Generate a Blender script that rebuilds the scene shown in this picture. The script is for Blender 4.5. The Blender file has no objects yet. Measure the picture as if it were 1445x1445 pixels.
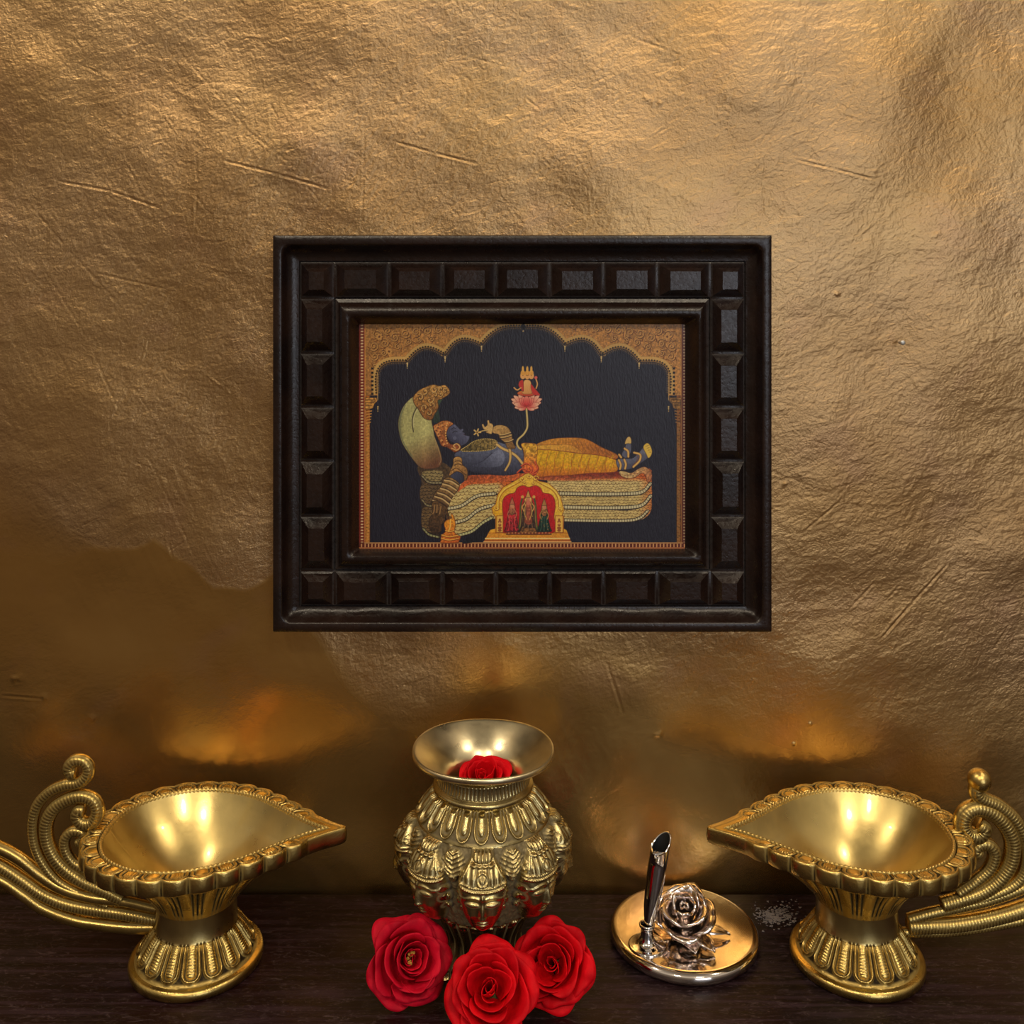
import bpy, math, numpy as np
from mathutils import Vector, Matrix
PI = math.pi
SC = bpy.context.scene
COL = SC.collection
D = 0.60      # camera to wall, metres
HC = 0.357    # camera height above the shelf top
F = 1445.0; CU = 722.5; CV = 400.0

def P(u, v, d):
    """photo pixel at distance d from the camera -> world x, y, z"""
    return ((u-CU)/F*d, d-D, HC-(v-CV)/F*d)

# ------------------------------------------------------------------ helpers
def new_mesh(name, verts, faces, smooth=True, sharp_angle=None):
    me = bpy.data.meshes.new(name)
    verts = np.asarray(verts, dtype=np.float32).reshape(-1, 3)
    faces = [np.asarray(f, dtype=np.int32) for f in faces] if isinstance(faces, list) else [np.asarray(faces, dtype=np.int32)]
    me.vertices.add(len(verts)); me.vertices.foreach_set('co', verts.ravel())
    loops = np.concatenate([f.ravel() for f in faces])
    tot = np.concatenate([np.full(len(f), f.shape[1], dtype=np.int32) for f in faces])
    start = np.concatenate([[0], np.cumsum(tot)[:-1]]).astype(np.int32)
    me.loops.add(len(loops)); me.loops.foreach_set('vertex_index', loops)
    me.polygons.add(len(tot)); me.polygons.foreach_set('loop_start', start)
    try: me.polygons.foreach_set('loop_total', tot)
    except Exception: pass
    me.update(calc_edges=True); me.validate()
    me.polygons.foreach_set('use_smooth', np.full(len(me.polygons), smooth))
    if sharp_angle is not None: me.set_sharp_from_angle(angle=sharp_angle)
    me.update()
    return me

def link(name, me, mat=None, parent=None, loc=None, label=None):
    o = bpy.data.objects.new(name, me); COL.objects.link(o)
    if mat is not None:
        me.materials.clear(); me.materials.append(mat)
    if parent is not None: o.parent = parent
    if loc is not None: o.location = loc
    if label: o['label'] = label
    return o

def thing(name, label, cat, loc=(0,0,0), rz=0, group=None):
    o = bpy.data.objects.new(name, None); COL.objects.link(o)
    o.empty_display_size = 0.01
    o.location = loc; o.rotation_euler = (0, 0, rz)
    o['label'] = label; o['category'] = cat
    if group: o['group'] = group
    return o

def grid_faces(nr, nc, wrap=False, flip=False):
    r = np.arange(nr-1)[:, None]; ncc = nc if wrap else nc-1
    c = np.arange(ncc)[None, :]; c2 = (c+1) % nc
    a = r*nc+c; b = r*nc+c2; d = (r+1)*nc+c; e = (r+1)*nc+c2
    f = np.stack([a, b, e, d], -1).reshape(-1, 4)
    return f[:, ::-1] if flip else f

def grid_mesh(name, V, wrap=False, flip=False, cap0=False, cap1=False, smooth=True, sharp=None):
    """V: rings x cols x 3; optional pole caps"""
    nr, nc = V.shape[:2]
    verts = V.reshape(-1, 3); fs = [grid_faces(nr, nc, wrap, flip)]
    extra = []
    n = nr*nc
    ar = np.arange(nc)
    if cap0:
        extra.append(V[0].mean(0)); t = np.stack([ar, np.full(nc, n), (ar+1) % nc], -1)
        fs.append(t[:, ::-1] if flip else t); n += 1
    if cap1:
        extra.append(V[-1].mean(0)); b = (nr-1)*nc
        t = np.stack([b+ar, b+(ar+1) % nc, np.full(nc, n)], -1)
        fs.append(t[:, ::-1] if flip else t); n += 1
    if extra: verts = np.concatenate([verts, np.array(extra)])
    return new_mesh(name, verts, fs, smooth, sharp)

def set_attr(me, name, vals):
    vals = np.asarray(vals, dtype=np.float32).ravel()
    n = len(me.vertices)
    if len(vals) < n: vals = np.concatenate([vals, np.full(n-len(vals), vals[-1] if len(vals) else 0)])
    at = me.attributes.new(name, 'FLOAT', 'POINT'); at.data.foreach_set('value', vals[:n].astype(np.float32))

def merge(parts):
    """parts: (verts, faces4) lists -> verts, faces"""
    vs, fs, n = [], [], 0
    for v, f in parts:
        v = np.asarray(v).reshape(-1, 3); vs.append(v); fs.append(np.asarray(f)+n); n += len(v)
    return np.concatenate(vs), np.concatenate(fs)

def catmull(pts, n, closed=False):
    """smooth curve through pts, n samples evenly spaced by length"""
    p = np.asarray(pts, float); m = len(p)
    if closed: q = np.concatenate([p[-1:], p, p[:2]]); segs = m
    else: q = np.concatenate([2*p[:1]-p[1:2], p, 2*p[-1:]-p[-2:-1]]); segs = m-1
    out = []
    for i in range(segs):
        t = np.linspace(0, 1, 24, endpoint=False)[:, None]
        a, b, c, d = q[i], q[i+1], q[i+2], q[i+3]
        out.append(0.5*((2*b)+(-a+c)*t+(2*a-5*b+4*c-d)*t**2+(-a+3*b-3*c+d)*t**3))
    out.append(p[:1] if closed else p[-1:])
    out = np.concatenate(out)
    L = np.concatenate([[0], np.cumsum(np.linalg.norm(np.diff(out, axis=0), axis=1))])
    s = np.linspace(0, L[-1], n, endpoint=not closed)
    return np.stack([np.interp(s, L, out[:, k]) for k in range(p.shape[1])], -1)

_lat = {}
def vnoise(X, Y, freq, seed=0):
    """smooth lattice noise, -1..1"""
    if seed not in _lat: _lat[seed] = np.random.RandomState(seed).uniform(-1, 1, (256, 256))
    g = _lat[seed]
    x = X*freq+1000.3; y = Y*freq+1000.7
    xi = np.floor(x).astype(int); yi = np.floor(y).astype(int)
    fx = x-xi; fy = y-yi
    fx = fx*fx*fx*(fx*(fx*6-15)+10); fy = fy*fy*fy*(fy*(fy*6-15)+10)
    a = g[xi % 256, yi % 256]; b = g[(xi+1) % 256, yi % 256]
    c = g[xi % 256, (yi+1) % 256]; d = g[(xi+1) % 256, (yi+1) % 256]
    return (a*(1-fx)+b*fx)*(1-fy)+(c*(1-fx)+d*fx)*fy
def fbm(X, Y, freq, seed=0, octs=4, gain=.5):
    s = 0; a = 1
    for k in range(octs):
        s = s+a*vnoise(X+k*.37, Y-k*.21, freq*2**k, seed+k); a *= gain
    return s
def sst(a, b, x):
    t = np.clip((x-a)/(b-a), 0, 1); return t*t*(3-2*t)
def gau(x, w): return np.exp(-(x/w)**2)

def rbox(cx, cy, cz, sx, sy, sz):
    x = np.array([-1, 1, 1, -1, -1, 1, 1, -1])*sx/2+cx
    y = np.array([-1, -1, 1, 1, -1, -1, 1, 1])*sy/2+cy
    z = np.array([-1, -1, -1, -1, 1, 1, 1, 1])*sz/2+cz
    f = np.array([[0,3,2,1],[4,5,6,7],[0,1,5,4],[1,2,6,5],[2,3,7,6],[3,0,4,7]])
    return np.stack([x, y, z], -1), f

# ------------------------------------------------------------------ materials
def mat(name):
    m = bpy.data.materials.new(name); m.use_nodes = True
    nt = m.node_tree; b = nt.nodes['Principled BSDF']
    return m, nt, b
def N(nt, t, **kw):
    n = nt.nodes.new(t)
    for k, v in kw.items():
        if k in n.inputs: n.inputs[k].default_value = v
        else: setattr(n, k, v)
    return n
def noise(nt, scale, detail=4, rough=.5, vec=None, dist=0):
    n = N(nt, 'ShaderNodeTexNoise'); n.inputs['Scale'].default_value = scale
    n.inputs['Detail'].default_value = detail; n.inputs['Roughness'].default_value = rough
    n.inputs['Distortion'].default_value = dist
    if vec is not None: nt.links.new(vec, n.inputs['Vector'])
    return n
def ramp(nt, fac, stops):
    r = N(nt, 'ShaderNodeValToRGB')
    while len(r.color_ramp.elements) > 1: r.color_ramp.elements.remove(r.color_ramp.elements[-1])
    for i, (p, c) in enumerate(stops):
        e = r.color_ramp.elements[0] if i == 0 else r.color_ramp.elements.new(p)
        e.position = p; e.color = (*c, 1) if len(c) == 3 else c
    nt.links.new(fac, r.inputs['Fac'])
    return r
def bump(nt, h, strength, dist, prev=None):
    b = N(nt, 'ShaderNodeBump'); b.inputs['Strength'].default_value = strength
    b.inputs['Distance'].default_value = dist
    nt.links.new(h, b.inputs['Height'])
    if prev is not None: nt.links.new(prev, b.inputs['Normal'])
    return b
def objvec(nt, scale=(1,1,1), rot=(0,0,0)):
    tc = N(nt, 'ShaderNodeTexCoord'); mp = N(nt, 'ShaderNodeMapping')
    mp.inputs['Scale'].default_value = scale; mp.inputs['Rotation'].default_value = rot
    nt.links.new(tc.outputs['Object'], mp.inputs['Vector'])
    return mp.outputs['Vector']
def rotvec(nt, rot, scale):
    v = objvec(nt, (1, 1, 1), rot); mp = N(nt, 'ShaderNodeMapping'); mp.inputs['Scale'].default_value = scale
    nt.links.new(v, mp.inputs['Vector']); return mp.outputs['Vector']
def attr(nt, name):
    a = N(nt, 'ShaderNodeAttribute'); a.attribute_name = name
    return a

def brass(name, color, patina=(.022, .013, .005), rough=.27, bscale=900, bstr=.15, mottled=.12):
    m, nt, b = mat(name); L = nt.links.new
    v = objvec(nt)
    n1 = noise(nt, 60, 5, .6, v)
    c = ramp(nt, n1.outputs['Fac'], [(.3, tuple(x*(1-mottled) for x in color)), (.7, tuple(min(1, x*(1+mottled)) for x in color))])
    a = attr(nt, 'patina')
    n2 = noise(nt, 500, 3, .6, v)
    mul = N(nt, 'ShaderNodeMath', operation='MULTIPLY_ADD'); L(n2.outputs['Fac'], mul.inputs[0]); mul.inputs[1].default_value = .5; mul.inputs[2].default_value = -.25
    ad = N(nt, 'ShaderNodeMath', operation='ADD'); ad.use_clamp = True
    m0 = N(nt, 'ShaderNodeMath', operation='MULTIPLY'); L(a.outputs['Fac'], m0.inputs[0]); 
    p1 = N(nt, 'ShaderNodeMath', operation='ADD'); L(mul.outputs[0], p1.inputs[0]); p1.inputs[1].default_value = 1.0
    L(p1.outputs[0], m0.inputs[1]); L(m0.outputs[0], ad.inputs[0]); ad.inputs[1].default_value = 0
    mx = N(nt, 'ShaderNodeMix', data_type='RGBA'); L(ad.outputs[0], mx.inputs[0]); L(c.outputs['Color'], mx.inputs[6]); mx.inputs[7].default_value = (*patina, 1)
    L(mx.outputs[2], b.inputs['Base Color'])
    met = N(nt, 'ShaderNodeMath', operation='MULTIPLY_ADD'); L(ad.outputs[0], met.inputs[0]); met.inputs[1].default_value = -1; met.inputs[2].default_value = 1
    L(met.outputs[0], b.inputs['Metallic'])
    rr = N(nt, 'ShaderNodeMapRange'); L(n1.outputs['Fac'], rr.inputs['Value'])
    rr.inputs['From Min'].default_value = .3; rr.inputs['From Max'].default_value = .7
    rr.inputs['To Min'].default_value = rough*.85; rr.inputs['To Max'].default_value = rough*1.25
    ra = N(nt, 'ShaderNodeMath', operation='MULTIPLY_ADD'); L(ad.outputs[0], ra.inputs[0]); ra.inputs[1].default_value = .3; L(rr.outputs[0], ra.inputs[2])
    L(ra.outputs[0], b.inputs['Roughness'])
    b.inputs['Specular IOR Level'].default_value = .12
    n3 = noise(nt, bscale, 3, .6, v)
    bp = bump(nt, n3.outputs['Fac'], bstr, .0004)
    L(bp.outputs[0], b.inputs['Normal'])
    return m

M = {}
M['brass'] = brass('aged_brass', (.64, .455, .145), rough=.27, bstr=.3)
M['brass_polished'] = brass('polished_brass', (.72, .55, .21), rough=.30, bscale=300, bstr=.1, mottled=.06)
M['brass_polished'].node_tree.nodes['Principled BSDF'].inputs['Coat Weight'].default_value = .5
M['brass_polished'].node_tree.nodes['Principled BSDF'].inputs['Coat Roughness'].default_value = .07
M['brass_vase'] = brass('dull_brass', (.55, .44, .20), patina=(.10, .078, .05), rough=.25, bstr=.25)
M['brass_vase_lip'] = brass('pale_brass', (.80, .70, .45), patina=(.10, .075, .045), rough=.30, bscale=250, bstr=.12)

def chrome(name, col, rough):
    m, nt, b = mat(name)
    v = objvec(nt); n = noise(nt, 40, 3, .5, v)
    r = N(nt, 'ShaderNodeMapRange'); nt.links.new(n.outputs['Fac'], r.inputs['Value'])
    r.inputs['To Min'].default_value = rough*.7; r.inputs['To Max'].default_value = rough*1.4
    nt.links.new(r.outputs[0], b.inputs['Roughness'])
    b.inputs['Base Color'].default_value = (*col, 1); b.inputs['Metallic'].default_value = 1
    return m
M['chrome'] = chrome('chrome', (.82, .80, .80), .05)
M['chrome_plate'] = chrome('chrome_plate', (.84, .76, .70), .09)
M['chrome_rose'] = chrome('chrome_rose', (.86, .77, .73), .16)

def wood_dark():
    m, nt, b = mat('dark_polished_wood'); L = nt.links.new
    v = objvec(nt, (2.2, 40, 40)); n = noise(nt, 6, 8, .65, v, .4)
    v2 = objvec(nt); n2 = noise(nt, 9, 4, .6, v2)
    c = ramp(nt, n.outputs['Fac'], [(.38, (.003, .0012, .002)), (.5, (.013, .0055, .0095)), (.63, (.055, .030, .045))])
    c2 = ramp(nt, n2.outputs['Fac'], [(.4, (.022, .005, .003)), (.62, (.010, .008, .008))])
    mx = N(nt, 'ShaderNodeMix', data_type='RGBA'); mx.inputs[0].default_value = .5
    L(c.outputs['Color'], mx.inputs[6]); L(c2.outputs['Color'], mx.inputs[7])
    # pale worn scuffs
    v3 = objvec(nt, (10, 26, 10), (0, 0, .3)); n3 = noise(nt, 14, 8, .8, v3, 1.5)
    sc = ramp(nt, n3.outputs['Fac'], [(.53, (0, 0, 0)), (.66, (.8, .8, .8))])
    mx2 = N(nt, 'ShaderNodeMix', data_type='RGBA'); L(sc.outputs['Color'], mx2.inputs[0]); L(mx.outputs[2], mx2.inputs[6]); mx2.inputs[7].default_value = (.090, .060, .068, 1)
    L(mx2.outputs[2], b.inputs['Base Color'])
    r = ramp(nt, n.outputs['Fac'], [(.3, (.30,)*3), (.75, (.52,)*3)])
    L(r.outputs['Color'], b.inputs['Roughness'])
    b.inputs['Specular IOR Level'].default_value = .16
    bp = bump(nt, n.outputs['Fac'], .25, .0006); L(bp.outputs[0], b.inputs['Normal'])
    return m
M['shelf'] = wood_dark()

def frame_mat():
    m, nt, b = mat('dark_stained_carved_wood'); L = nt.links.new
    v = objvec(nt); n = noise(nt, 30, 6, .6, v); n2 = noise(nt, 420, 4, .6, v)
    c = ramp(nt, n.outputs['Fac'], [(.35, (.007, .0032, .0026)), (.65, (.019, .0085, .0055))])
    du = attr(nt, 'dust'); dn = N(nt, 'ShaderNodeMath', operation='MULTIPLY'); L(du.outputs['Fac'], dn.inputs[0]); L(n2.outputs['Fac'], dn.inputs[1])
    dm = N(nt, 'ShaderNodeMix', data_type='RGBA'); L(dn.outputs[0], dm.inputs[0]); L(c.outputs['Color'], dm.inputs[6]); dm.inputs[7].default_value = (.16, .15, .15, 1)
    L(dm.outputs[2], b.inputs['Base Color'])
    r = ramp(nt, n2.outputs['Fac'], [(.3, (.24,)*3), (.7, (.36,)*3)]); L(r.outputs['Color'], b.inputs['Roughness'])
    bp = bump(nt, n2.outputs['Fac'], .35, .0006); L(bp.outputs[0], b.inputs['Normal'])
    b.inputs['Specular IOR Level'].default_value = .52
    return m
M['frame'] = frame_mat()

def print_mat():
    m, nt, b = mat('textured_glossy_print'); L = nt.links.new
    a = N(nt, 'ShaderNodeVertexColor'); a.layer_name = 'Col'
    L(a.outputs['Color'], b.inputs['Base Color'])
    v = objvec(nt, (1, 1, .22)); n = noise(nt, 1100, 3, .6, v)
    b.inputs['Roughness'].default_value = .40; b.inputs['Specular IOR Level'].default_value = .6
    bp = bump(nt, n.outputs['Fac'], .5, .0004); L(bp.outputs[0], b.inputs['Normal'])
    return m
M['print'] = print_mat()

def rose_mat(name, c0, c1):
    m, nt, b = mat(name); L = nt.links.new
    v = objvec(nt); n = noise(nt, 90, 4, .5, v)
    c = ramp(nt, n.outputs['Fac'], [(.35, tuple(x*.82 for x in c0)), (.7, c1)])
    L(c.outputs['Color'], b.inputs['Base Color'])
    b.inputs['Roughness'].default_value = .6
    b.inputs['Specular IOR Level'].default_value = .12
    b.inputs['Subsurface Weight'].default_value = .04
    b.inputs['Subsurface Radius'].default_value = (.004, .0008, .0006); b.inputs['Subsurface Scale'].default_value = 1
    n2 = noise(nt, 700, 3, .5, v); bp = bump(nt, n2.outputs['Fac'], .2, .0004); L(bp.outputs[0], b.inputs['Normal'])
    return m
M['rose'] = rose_mat('red_petal', (.62, .0016, .008), (.90, .004, .012))
M['rose_crimson'] = rose_mat('crimson_petal', (.56, .003, .022), (.80, .008, .034))
def plain(name, col, rough, metal=0, spec=.5):
    m, nt, b = mat(name); v = objvec(nt); n = noise(nt, 200, 3, .5, v)
    c = ramp(nt, n.outputs['Fac'], [(.3, tuple(x*.85 for x in col)), (.7, tuple(min(1, x*1.1) for x in col))])
    nt.links.new(c.outputs['Color'], b.inputs['Base Color'])
    b.inputs['Roughness'].default_value = rough; b.inputs['Metallic'].default_value = metal
    b.inputs['Specular IOR Level'].default_value = spec
    return m
M['calyx'] = plain('green_calyx', (.10, .16, .05), .6)
M['stamen'] = plain('yellow_stamen', (.65, .42, .08), .6)
M['powder'] = plain('grey_powder', (.24, .22, .225), .9)
M['black_gap'] = plain('black_inside', (.01, .01, .01), .5)
M['screw'] = plain('white_metal', (.62, .62, .6), .35, .6)
M['backing'] = plain('brown_board', (.08, .05, .03), .8)
M['plaster'] = plain('plaster', (.35, .24, .12), .8)
# ------------------------------------------------------------------ wall
def wall_mat():
    m, nt, b = mat('gold_metallic_painted_plaster'); L = nt.links.new
    v = objvec(nt)
    rg = attr(nt, 'coarse')                       # 1 = rough coat, 0 = smooth coat
    big = noise(nt, 7, 4, .55, v)
    c = ramp(nt, big.outputs['Fac'], [(.3, (.48, .285, .115)), (.5, (.56, .358, .17)), (.72, (.61, .41, .215))])
    c2 = ramp(nt, big.outputs['Fac'], [(.3, (.53, .30, .085)), (.7, (.60, .375, .12))])
    mx = N(nt, 'ShaderNodeMix', data_type='RGBA'); L(rg.outputs['Fac'], mx.inputs[0]); L(c2.outputs['Color'], mx.inputs[6]); L(c.outputs['Color'], mx.inputs[7])
    # reddish blotches of thin paint
    bl = noise(nt, 22, 3, .5, v, .5); bf = ramp(nt, bl.outputs['Fac'], [(.56, (0,)*3), (.72, (.28,)*3)])
    mx2 = N(nt, 'ShaderNodeMix', data_type='RGBA'); L(bf.outputs['Color'], mx2.inputs[0]); L(mx.outputs[2], mx2.inputs[6]); mx2.inputs[7].default_value = (.58, .34, .20, 1)
    L(mx2.outputs[2], b.inputs['Base Color'])
    b.inputs['Metallic'].default_value = .92
    rr = N(nt, 'ShaderNodeMapRange'); L(rg.outputs['Fac'], rr.inputs['Value'])
    rr.inputs['To Min'].default_value = .27; rr.inputs['To Max'].default_value = .37
    L(rr.outputs[0], b.inputs['Roughness'])
    # brush strokes running down to the right, plus fine orange-peel grain
    vs = rotvec(nt, (0, math.radians(-32), 0), (1, 1, .10)); st = noise(nt, 330, 5, .6, vs)
    gr = noise(nt, 420, 4, .62, v); gv = rotvec(nt, (0, .35, 0), (.5, 1, 1)); g2 = noise(nt, 210, 4, .6, gv, .6)
    sm = N(nt, 'ShaderNodeMath', operation='MULTIPLY_ADD'); L(gr.outputs['Fac'], sm.inputs[0]); sm.inputs[1].default_value = .9
    L(g2.outputs['Fac'], sm.inputs[2])
    sk = attr(nt, 'strokes')
    st2 = N(nt, 'ShaderNodeMath', operation='MULTIPLY'); L(st.outputs['Fac'], st2.inputs[0]); L(sk.outputs['Fac'], st2.inputs[1])
    s3 = N(nt, 'ShaderNodeMath', operation='MULTIPLY_ADD'); L(st2.outputs[0], s3.inputs[0]); s3.inputs[1].default_value = 1.3; L(sm.outputs[0], s3.inputs[2])
    str_ = N(nt, 'ShaderNodeMapRange'); L(rg.outputs['Fac'], str_.inputs['Value']); str_.inputs['To Min'].default_value = .10; str_.inputs['To Max'].default_value = .50
    bp = bump(nt, s3.outputs[0], .5, .0011); L(str_.outputs[0], bp.inputs['Strength'])
    L(bp.outputs[0], b.inputs['Normal'])
    return m
M['wall'] = wall_mat()

def seg_dist(X, Z, a, b):
    ax, az = a; bx, bz = b; dx, dz = bx-ax, bz-az
    t = np.clip(((X-ax)*dx+(Z-az)*dz)/(dx*dx+dz*dz), 0, 1)
    return np.hypot(X-ax-t*dx, Z-az-t*dz), t

def build_wall():
    # fine part around the picture and the shelf, one mesh with coarser margins
    xs = np.concatenate([np.linspace(-.95, -.36, 60)[:-1], np.linspace(-.36, .36, 960), np.linspace(.36, .95, 60)[1:]])
    zs = np.concatenate([np.linspace(-.55, -.02, 40)[:-1], np.linspace(-.02, .56, 774), np.linspace(.56, 2.3, 60)[1:]])
    X, Z = np.meshgrid(xs, zs)
    U = CU+X*F/D; V = CV+(HC-Z)*F/D
    w = lambda x, z, f, s, o=3: fbm(x, z, f, s, o)
    h = .0015*vnoise(X, Z, 13, 11)+.0010*vnoise(X, Z, 26, 12)+.0014*vnoise(X, Z, 6, 13)+.00025*vnoise(X, Z, 52, 14)
    for (u_, v_, r_, am) in [(150, 225, 62, .0011), (440, 205, 60, .0012), (300, 150, 45, .0005), (640, 160, 60, .0006), (850, 225, 75, .0011), (1215, 232, 66, .0013), (1390, 320, 60, .0010), (1030, 60, 60, .0007),
                             (1230, 915, 80, .0013), (1290, 640, 90, .0006), (60, 560, 70, .0008), (180, 740, 60, .0005), (20, 400, 60, .0006), (700, 120, 50, .0005), (1340, 560, 60, .0007)]:
        h += am*gau(np.hypot((U-u_), (V-v_)*1.25), r_)
    # smooth-coat zone (lower left) with a wandering edge
    bx = [-500, 0, 60, 100, 150, 215, 300, 345, 385, 470, 520, 600, 700, 800, 950, 1100, 1250, 1450, 2000]
    bz = [640, 720, 745, 772, 780, 762, 834, 830, 815, 930, 985, 1010, 900, 905, 930, 960, 1000, 1060, 1100]
    edge = np.interp(U, bx, bz)+7*vnoise(X, Z, 60, 21)
    soft = np.interp(U, [0, 70, 130, 380, 520, 800, 1450], [70, 50, 4, 4, 25, 90, 120])
    coarse = 1-np.clip((V-edge)/soft*.5+.5, 0, 1)
    coarse = coarse*(.75+.25*np.clip(vnoise(X, Z, 16, 23)+.6, 0, 1))
    coarse = coarse*sst(-450, 250, U*.6+(900-V)*.5+60)*.55+coarse*.45
    h -= .00025*coarse
    # medium crumple on the coarse coat
    wx = X+.006*vnoise(X, Z, 30, 31); wz = Z+.006*vnoise(X, Z, 30, 32)
    h += coarse*(.00016*fbm(wx*1.0, wz*1.4, 70, 33, 3)+.00012*(1-np.abs(vnoise(wx, wz*1.6, 48, 35)))**5)
    h += .000035*fbm(X, Z, 150, 36, 2)
    # brush stroke ridges
    th = math.radians(62); a = X*math.cos(th)-(-Z)*math.sin(th)
    stro = (U > -200)*(sst(850, 500, U)*sst(900, 780, V)*sst(60, 260, V)*.9+.25)
    ang = X*math.sin(th)+Z*math.cos(th)+.004*vnoise(X, Z, 12, 40)
    h += stro*.00006*vnoise(ang, X*.12, 420, 41)*np.clip(vnoise(X, Z, 18, 43)+.5, 0, 1)
    # trowel lines and gouges (photo positions)
    def line(pts, depth, wid):
        nonlocal h
        for (u0, v0), (u1, v1) in zip(pts[:-1], pts[1:]):
            p = ((u0-CU)*D/F, HC-(v0-CV)*D/F); q = ((u1-CU)*D/F, HC-(v1-CV)*D/F)
            lo = (min(p[0], q[0])-.006, max(p[0], q[0])+.006); lz = (min(p[1], q[1])-.006, max(p[1], q[1])+.006)
            i0, i1 = np.searchsorted(zs, lz); j0, j1 = np.searchsorted(xs, lo)
            if i1 <= i0 or j1 <= j0: continue
            sub = np.s_[i0:i1, j0:j1]
            d, t = seg_dist(X[sub], Z[sub], p, q)
            fade = np.sin(np.clip(t, .02, .98)*PI)**.4
            h[sub] += fade*(-depth*gau(d, wid)+.5*depth*gau(d-1.7*wid, wid))
    line([(80, 255), (150, 268), (222, 293)], .00045, .0006)
    line([(318, 227), (390, 245), (462, 266)], .00045, .0006)
    line([(556, 199), (610, 214), (672, 230)], .00045, .0006)
    line([(1123, 224), (1180, 238), (1236, 253)], .0005, .0006)
    line([(274, 210), (277, 260), (272, 340)], .00016, .0006)
    line([(513, 180), (512, 250), (509, 325)], .00016, .0006)
    line([(1082, 200), (1080, 260), (1076, 318)], .00018, .0006)
    line([(848, 20), (848, 100)], .00012, .0006); line([(1415, 60), (1414, 120)], .00012, .0006)
    line([(1340, 800), (1290, 855), (1247, 903)], .0005, .0006)
    line([(1236, 826), (1202, 862)], .0003, .0006); line([(1274, 828), (1258, 846)], .0003, .0005)
    line([(1430, 885), (1405, 925)], .0003, .0006); line([(1190, 705), (1135, 752)], .0003, .0006)
    line([(30, 280), (90, 350), (165, 432)], .00018, .0006); line([(60, 385), (120, 480), (170, 590)], .00014, .0006)
    line([(130, 385), (230, 408)], .00025, .0006); line([(175, 230), (215, 310)], .0002, .0005)
    line([(430, 260), (455, 290)], .0002, .0005); line([(1002, 290), (1022, 312)], .0002, .0005)
    line([(888, 48), (960, 76)], .0002, .0007); line([(0, 985), (58, 988)], .0003, .0006)
    line([(240, 60), (350, 185), (420, 240)], .00015, .0006); line([(650, 75), (722, 95)], .00015, .0006)
    line([(858, 940), (880, 1010)], .00015, .0008); line([(205, 640), (300, 850)], .00012, .0006)
    line([(230, 660), (330, 860)], .00012, .0005); line([(1045, 650), (1180, 700)], .00015, .0006)
    r = np.random.RandomState(5)
    for _ in range(300):      # short nicks and hair marks left in the paint
        u = r.uniform(-30, 1480); v = r.uniform(-20, 900); L_ = r.uniform(6, 42); a_ = r.normal(.75, .55)
        if r.rand() < .3: a_ = -r.uniform(.2, 1)
        line([(u, v), (u+L_*math.cos(a_), v+L_*math.sin(a_))], r.uniform(-.0003, .0003), r.uniform(.0004, .00055))
    for (u, v, rad, am) in [(40, 76, 4, .0012), (1305, 545, 16, .0006), (930, 143, 14, .0007), (912, 138, 8, .0008), (1183, 415, 5, .0009),
                            (1108, 683, 6, .0008), (1130, 668, 9, .0005), (1178, 581, 5, .0007), (1398, 478, 14, .0005), (1325, 330, 8, .0006),
                            (55, 620, 12, .0004), (20, 960, 12, .0005), (60, 985, 10, .0005), (130, 1015, 10, .0005), (930, 1040, 10, .0004),
                            (1065, 965, 4, .0007), (1122, 1053, 3, .0008), (1145, 1025, 4, .0007), (380, 412, 3, .0008), (470, 110, 9, .0005), (560, 140, 8, .0004)]:
        x, _, z = P(u, v, D); dd = np.hypot(X-x, (Z-z)*1.3); rr_ = rad*D/F
        m_ = dd < rr_*3
        h[m_] += am*gau(dd[m_], rr_*.7)*(.6+.6*vnoise(X[m_], Z[m_], 420, 51))
    h = h-h[(np.abs(U-737) < 360) & (np.abs(V-612) < 290)].max()-.0002   # frame area stays behind the frame back
    h = np.minimum(h, -.0001)
    Y = -h*0+(-h)                                   # depth behind y=0 (positive y is into the wall)
    verts = np.stack([X, Y, Z], -1)
    me = grid_mesh('wall', verts)
    set_attr(me, 'coarse', np.clip(coarse, 0, 1)); set_attr(me, 'strokes', np.clip(stro, 0, 1))
    o = link('wall_back', me, M['wall']); o['kind'] = 'structure'
    return o
wall = build_wall()
v_, f_ = rbox(0, .06, .87, 1.9, .10, 2.86)
core = link('wall_core', new_mesh('wall_core', v_, f_, False), M['plaster']); core['kind'] = 'structure'
core.parent = wall

def hbase(): return 0
# ------------------------------------------------------------------ shelf
bev = .003
def bevel_box(name, x0, x1, y0, y1, z0, z1, b, m, parent=None):
    import bmesh
    bm = bmesh.new(); v, f = rbox((x0+x1)/2, (y0+y1)/2, (z0+z1)/2, x1-x0, y1-y0, z1-z0)
    vv = [bm.verts.new(p) for p in v]
    for q in f: bm.faces.new([vv[i] for i in q])
    bmesh.ops.bevel(bm, geom=bm.edges[:], offset=b, segments=3, profile=.5, affect='EDGES')
    me = bpy.data.meshes.new(name); bm.to_mesh(me); bm.free()
    for p in me.polygons: p.use_smooth = True
    me.set_sharp_from_angle(angle=.6)
    return link(name, me, m, parent)
sh = bevel_box('shelf', -.9, .9, -.30, .0005, -.035, 0, .003, M['shelf'])
sh['label'] = 'dark brown scuffed wooden shelf under the brass lamps and roses'; sh['category'] = 'shelf'

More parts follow.
